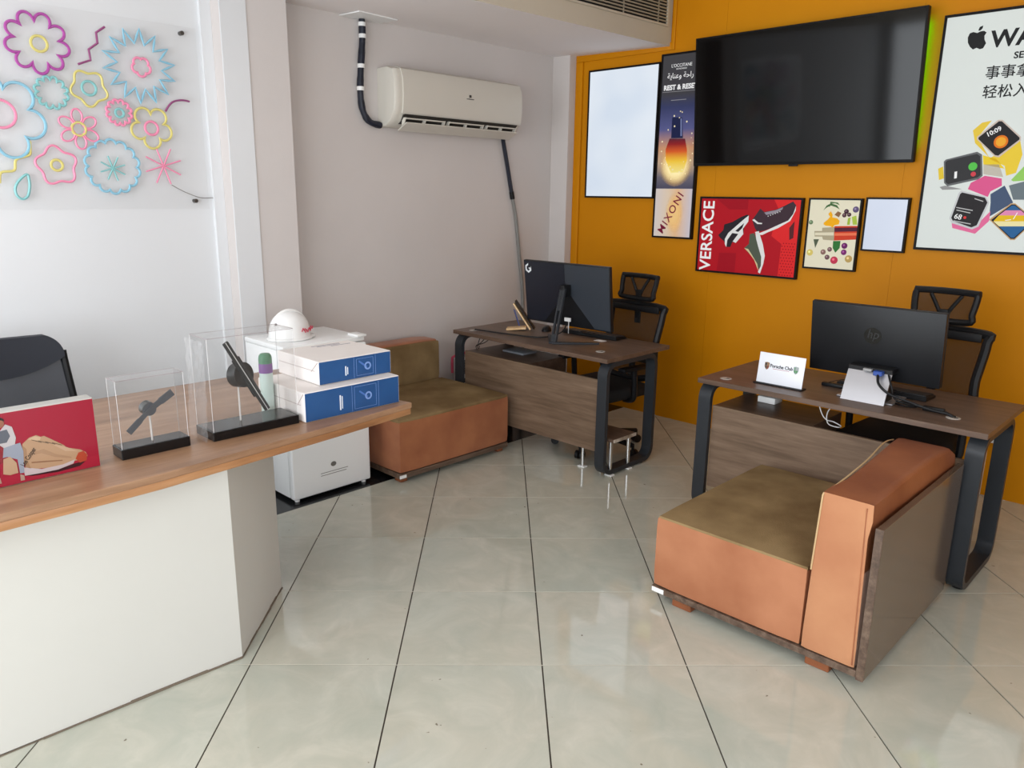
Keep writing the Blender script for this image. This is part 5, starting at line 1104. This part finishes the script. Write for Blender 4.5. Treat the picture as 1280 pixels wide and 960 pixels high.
    def mouse(label, x, y, rz):
        m = thing('mouse', label, 'mouse', (x, y, ZD), rz, local=True)
        bm = bmesh.new(); bmesh.ops.create_uvsphere(bm, u_segments=20, v_segments=12, radius=1)
        for v in bm.verts: v.co = Vector((v.co.x * 0.032 * (1 - 0.12 * v.co.y), v.co.y * 0.056, max(0.0, v.co.z) * 0.034 + 0.0005))
        from_bm('shell', bm, M_BLACK, m, True, local=True)
        cyl('wheel', (-0.004, 0.03, 0.027), (0.004, 0.03, 0.027), 0.006, M_CHARCOAL, m, 12, local=True)
    mouse('black mouse beside the phone stand on the left desk', -1.52, 2.50, 0.4)
    # paper slip
    p = rebase(prism('paper_slip', [(-1.065, 2.455), (-0.995, 2.45), (-0.99, 2.50), (-1.06, 2.505)], 'z', ZD, ZD + 0.0012, M_WHITE))
    tag(p, 'small white paper slip lying before the left keyboard', 'paper')
    # wooden phone stand with a phone
    wd = wood('beech', (196, 158, 112), (216, 180, 132), (228, 196, 150), 'y', 1.0, 0.5)
    t = thing('phone_stand', 'folding beech phone stand with blue side on the left desk', 'phone stand', (-1.70, 2.41, ZD))
    def slab(n, a, b, wx, th, m):
        a, b = Vector(a), Vector(b); d = (b - a).normalized(); u = Vector(wx).normalized(); nn = d.cross(u).normalized(); w2 = Vector(wx).length / 2
        bm = bmesh.new(); V = []
        for P in (a, b):
            for s, q in ((-1, 0), (1, 0), (1, 1), (-1, 1)): V.append(bm.verts.new(P + u * s * w2 + nn * th * q))
        for f in ((0, 1, 2, 3), (7, 6, 5, 4), (0, 4, 5, 1), (1, 5, 6, 2), (2, 6, 7, 3), (3, 7, 4, 0)): bm.faces.new([V[k] for k in f])
        return from_bm(n, bm, m, t)
    slab('back_leaf', (-1.615, 2.43, ZD + 0.006), (-1.715, 2.36, ZD + 0.185), (0.05, -0.065, 0), 0.010, wd)
    slab('foot_leaf', (-1.635, 2.412, ZD + 0.011), (-1.735, 2.318, ZD + 0.001), (0.05, -0.065, 0), 0.014, wd)
    slab('side_leaf', (-1.715, 2.425, ZD + 0.003), (-1.735, 2.385, ZD + 0.135), (0.04, -0.03, 0), 0.005, mat('blue leaf', (70, 84, 140), 0.5))
    ph = thing('phone', 'dark phone leaning on the beech stand on the left desk', 'phone', (-1.65, 2.44, ZD))
    a, b = Vector((-1.598, 2.452, ZD + 0.008)), Vector((-1.712, 2.372, ZD + 0.205)); u = Vector((0.6, -0.8, 0)); d = (b - a).normalized(); nn = u.cross(d).normalized()
    if nn.x < 0: nn = -nn
    bm = bm_box((-0.036, 0.036), (0, (b - a).length), (0, 0.008), 0.003, 2)
    bm.transform(Matrix(((u.x, d.x, nn.x, a.x), (u.y, d.y, nn.y, a.y), (u.z, d.z, nn.z, a.z), (0, 0, 0, 1))))
    from_bm('body', bm, M_BLACK, ph, True)
    bm = bm_box((-0.026, 0.002), ((b - a).length - 0.035, (b - a).length - 0.008), (-0.0022, 0.0), 0.002, 1)
    bm.transform(Matrix(((u.x, d.x, nn.x, a.x), (u.y, d.y, nn.y, a.y), (u.z, d.z, nn.z, a.z), (0, 0, 0, 1))))
    from_bm('camera_bump', bm, mat('camera grey', (70, 68, 66), 0.3), ph)
    # loose wires under the left end of the desk, and a slim device on the shelf
    t = thing('loose_wires', 'thin dark wires dangling under the left end of the left desk', 'cable', (-1.86, 2.24, 0.6))
    for k in range(3): tube('wire', catmull([(-1.87 + 0.05 * k, 2.20 + 0.02 * k, 0.722), (-1.89 + 0.03 * k, 2.19, 0.66), (-1.93, 2.22 - 0.01 * k, 0.62), (-1.97, 2.27, 0.60 - 0.03 * k), (-2.02, 2.30, 0.50)], 6), 0.0028, M_BLACK, t, seg=6)
    b = box('router', (-1.72, -1.52), (2.26, 2.40), (0.6035, 0.618), mat('grey router', (120, 124, 130), 0.4), None, 0.004)
    tag(rebase(b), 'flat grey router on the shelf under the left desktop', 'router')
build_desk_one()

def build_desk_two():
    t = thing('monitor', 'black monitor with a round back badge on a silver stand, on the right desk', 'monitor', (0.75, 2.28, ZD))
    bot, top = (2.325, 0.838), (2.275, 1.19); cx, w = 0.747, 0.612
    tilted_box('screen_shell', cx, w, bot, top, -0.024, 0.0, M_MONBACK, t, 0.004)
    tilted_box('bezel', cx, w + 0.004, bot, top, -0.030, -0.0235, M_BLACK, t, 0.002)
    b = Vector((0, *bot)); tp = Vector((0, *top)); up = (tp - b).normalized(); nn = Vector((0, -up.z, up.y)); H = (tp - b).length
    c = b + up * (H * 0.60) + nn * 0.0005; c.x = cx - 0.005
    gl = mat('badge gloss black', (12, 12, 13), 0.1, spec=0.7)
    cyl('badge', c, c + nn * 0.0015, 0.040, gl, t, 32)
    text('badge_lettering', 'hp', 0.062, c + nn * 0.0022 - up * 0.012, (1, 0, 0), up, mat('badge chrome', (62, 63, 65), 0.3, metal=0.6), t, 'CENTER', 0.9, 0.0, 0.25)
    # the silver stand: a curved sheet rising to the hinge
    pr = [(2.168, ZD), (2.185, ZD + 0.045), (2.205, ZD + 0.09), (2.232, ZD + 0.142), (2.240, ZD + 0.139), (2.214, ZD + 0.088), (2.195, ZD + 0.044), (2.178, ZD)]
    prism('stand_neck', pr, 'x', 0.672, 0.872, M_SILVER, t, smooth=True)
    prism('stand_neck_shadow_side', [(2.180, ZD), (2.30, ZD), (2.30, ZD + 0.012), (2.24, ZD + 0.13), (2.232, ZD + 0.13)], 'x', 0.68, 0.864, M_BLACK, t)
    box('hinge', (0.67, 0.874), (2.228, 2.305), (ZD + 0.137, ZD + 0.160), M_BLACK, t, 0.003, 1)
    box('stand_base', (0.64, 0.90), (2.20, 2.40), (ZD, ZD + 0.008), M_SILVER, t, 0.003, 1)
    bl = mat('blue connector', (38, 72, 150), 0.4)
    box('video_plug', (0.797, 0.838), (2.195, 2.232), (ZD + 0.130, ZD + 0.152), bl, t, 0.003, 1)
    box('plug', (0.745, 0.785), (2.21, 2.232), (ZD + 0.142, ZD + 0.154), mat('grey plug', (150, 150, 150), 0.4), t, 0.002, 1)
    tube('video_cable', catmull([(0.82, 2.200, ZD + 0.135), (0.84, 2.165, ZD + 0.10), (0.89, 2.16, ZD + 0.065), (0.97, 2.18, ZD + 0.040), (1.06, 2.195, ZD + 0.018), (1.13, 2.198, ZD + 0.012), (1.158, 2.195, ZD + 0.004)], 8), 0.0062, M_BLACK, t, seg=8)
    tube('power_cable', catmull([(0.86, 2.22, ZD + 0.14), (0.885, 2.20, ZD + 0.09), (0.91, 2.21, ZD + 0.03), (1.00, 2.25, ZD + 0.008), (1.09, 2.235, ZD + 0.014), (1.163, 2.205, ZD + 0.004)], 8), 0.0045, M_BLACK, t, seg=8)
    tube('coiled_cable', catmull([(0.90, 2.24, ZD + 0.006), (0.95, 2.21, ZD + 0.010), (0.99, 2.25, ZD + 0.006), (0.94, 2.28, ZD + 0.010), (0.90, 2.25, ZD + 0.014), (0.96, 2.22, ZD + 0.018), (1.02, 2.26, ZD + 0.008)], 8), 0.004, M_BLACK, t, seg=6)
    box('cable_adapter', (1.02, 1.11), (2.225, 2.25), (ZD + 0.001, ZD + 0.022), M_BLACK, t, 0.004)
    # name sign
    t = thing('table_sign', 'white card sign with two crests in a black stand on the right desk', 'sign', (0.357, 2.18, ZD))
    box('stand_base', (0.226, 0.488), (2.150, 2.205), (ZD, ZD + 0.006), M_BLACK, t, 0.002, 1)
    tilted_box('card', 0.357, 0.243, (2.170, ZD + 0.006), (2.190, ZD + 0.160), -0.003, 0.0, mat('white card', (228, 230, 236), 0.3), t, 0.001)
    b = Vector((0, 2.170, ZD + 0.006)); up = Vector((0, 0.020, 0.154)).normalized(); nn = Vector((0, -up.z, up.y))
    o = b + up * 0.084 + nn * 0.0008
    text('lettering', 'Porsche Club', 0.024, Vector((0.359, o.y, o.z)), (1, 0, 0), up, mat('black ink', (40, 38, 40), 0.5), t, 'CENTER', 0.92, 0.0006)
    def onc(n, poly, m):
        bm = bm_prism(poly, 'z', -0.0004, 0.0006)
        for v in bm.verts:
            q = b + up * v.co.y + nn * (0.0004 + v.co.z); v.co = Vector((v.co.x, q.y, q.z))
        from_bm(n, bm, m, t)
    def shield(x, s): return [(x - 0.013 * s, 0.105), (x, 0.108), (x + 0.013 * s, 0.105), (x + 0.013 * s, 0.085), (x + 0.008 * s, 0.074), (x, 0.068), (x - 0.008 * s, 0.074), (x - 0.013 * s, 0.085)]
    onc('crest', shield(0.282, 1.0), mat('crest gold', (142, 110, 80), 0.5)); onc('crest', shield(0.436, 1.05), mat('crest grey', (160, 165, 165), 0.5))
    for x, c1, c2 in ((0.282, (120, 40, 36), (50, 44, 42)), (0.436, (70, 140, 80), (120, 150, 130))):
        m1, m2 = mat('crest tint %d' % c1[0], c1, 0.5), mat('crest tint b%d' % c2[0], c2, 0.5)
        def onc2(poly, m):
            bm = bm_prism(poly, 'z', 0.0004, 0.0011)
            for v in bm.verts:
                q = b + up * v.co.y + nn * (0.0004 + v.co.z); v.co = Vector((v.co.x, q.y, q.z))
            from_bm('crest_quarter', bm, m, t)
        onc2([(x - 0.010, 0.103), (x - 0.001, 0.104), (x - 0.001, 0.090), (x - 0.010, 0.090)], m2); onc2([(x + 0.001, 0.088), (x + 0.010, 0.088), (x + 0.006, 0.076), (x + 0.001, 0.072)], m1); onc2([(x - 0.010, 0.088), (x - 0.001, 0.088), (x - 0.001, 0.073), (x - 0.007, 0.077)], m1 if x > 0.4 else m2)
    onc('print_line', [(0.315, 0.0765), (0.402, 0.0765), (0.402, 0.0785), (0.315, 0.0785)], mat('red rule', (170, 90, 90), 0.5))
    # dark stapler-like card reader left of the stand
    t = thing('card_reader', 'small black card reader left of the silver monitor stand', 'device', (0.555, 2.40, ZD))
    box('body', (0.50, 0.62), (2.355, 2.39), (ZD, ZD + 0.018), M_BLACK, t, 0.004)
    tube('wire_loop', catmull([(0.53, 2.372, ZD + 0.018), (0.57, 2.375, ZD + 0.035), (0.61, 2.38, ZD + 0.045), (0.625, 2.39, ZD + 0.03)], 6), 0.002, M_BLACK, t, seg=6)
    # things on the shelf below the desktop
    b = box('charger_box', (0.175, 0.275), (2.33, 2.42), (0.6035, 0.638), M_WHITE, None, 0.004)
    tag(rebase(b), 'small white box on the shelf under the right desktop', 'box')
    cb = tube('white_cable', catmull([(0.535, 2.25, 0.695), (0.566, 2.24, 0.635), (0.597, 2.23, 0.612), (0.635, 2.22, 0.612), (0.680, 2.20, 0.604), (0.672, 2.17, 0.604), (0.62, 2.19, 0.607), (0.60, 2.22, 0.65), (0.615, 2.26, 0.70)], 8), 0.0028, M_WHITE, None, seg=6)
    tag(rebase(cb), 'thin white cable hanging above the shelf of the right desk', 'cable')
build_desk_two()

for o in bpy.data.objects:
    if '_local' in o: del o['_local']
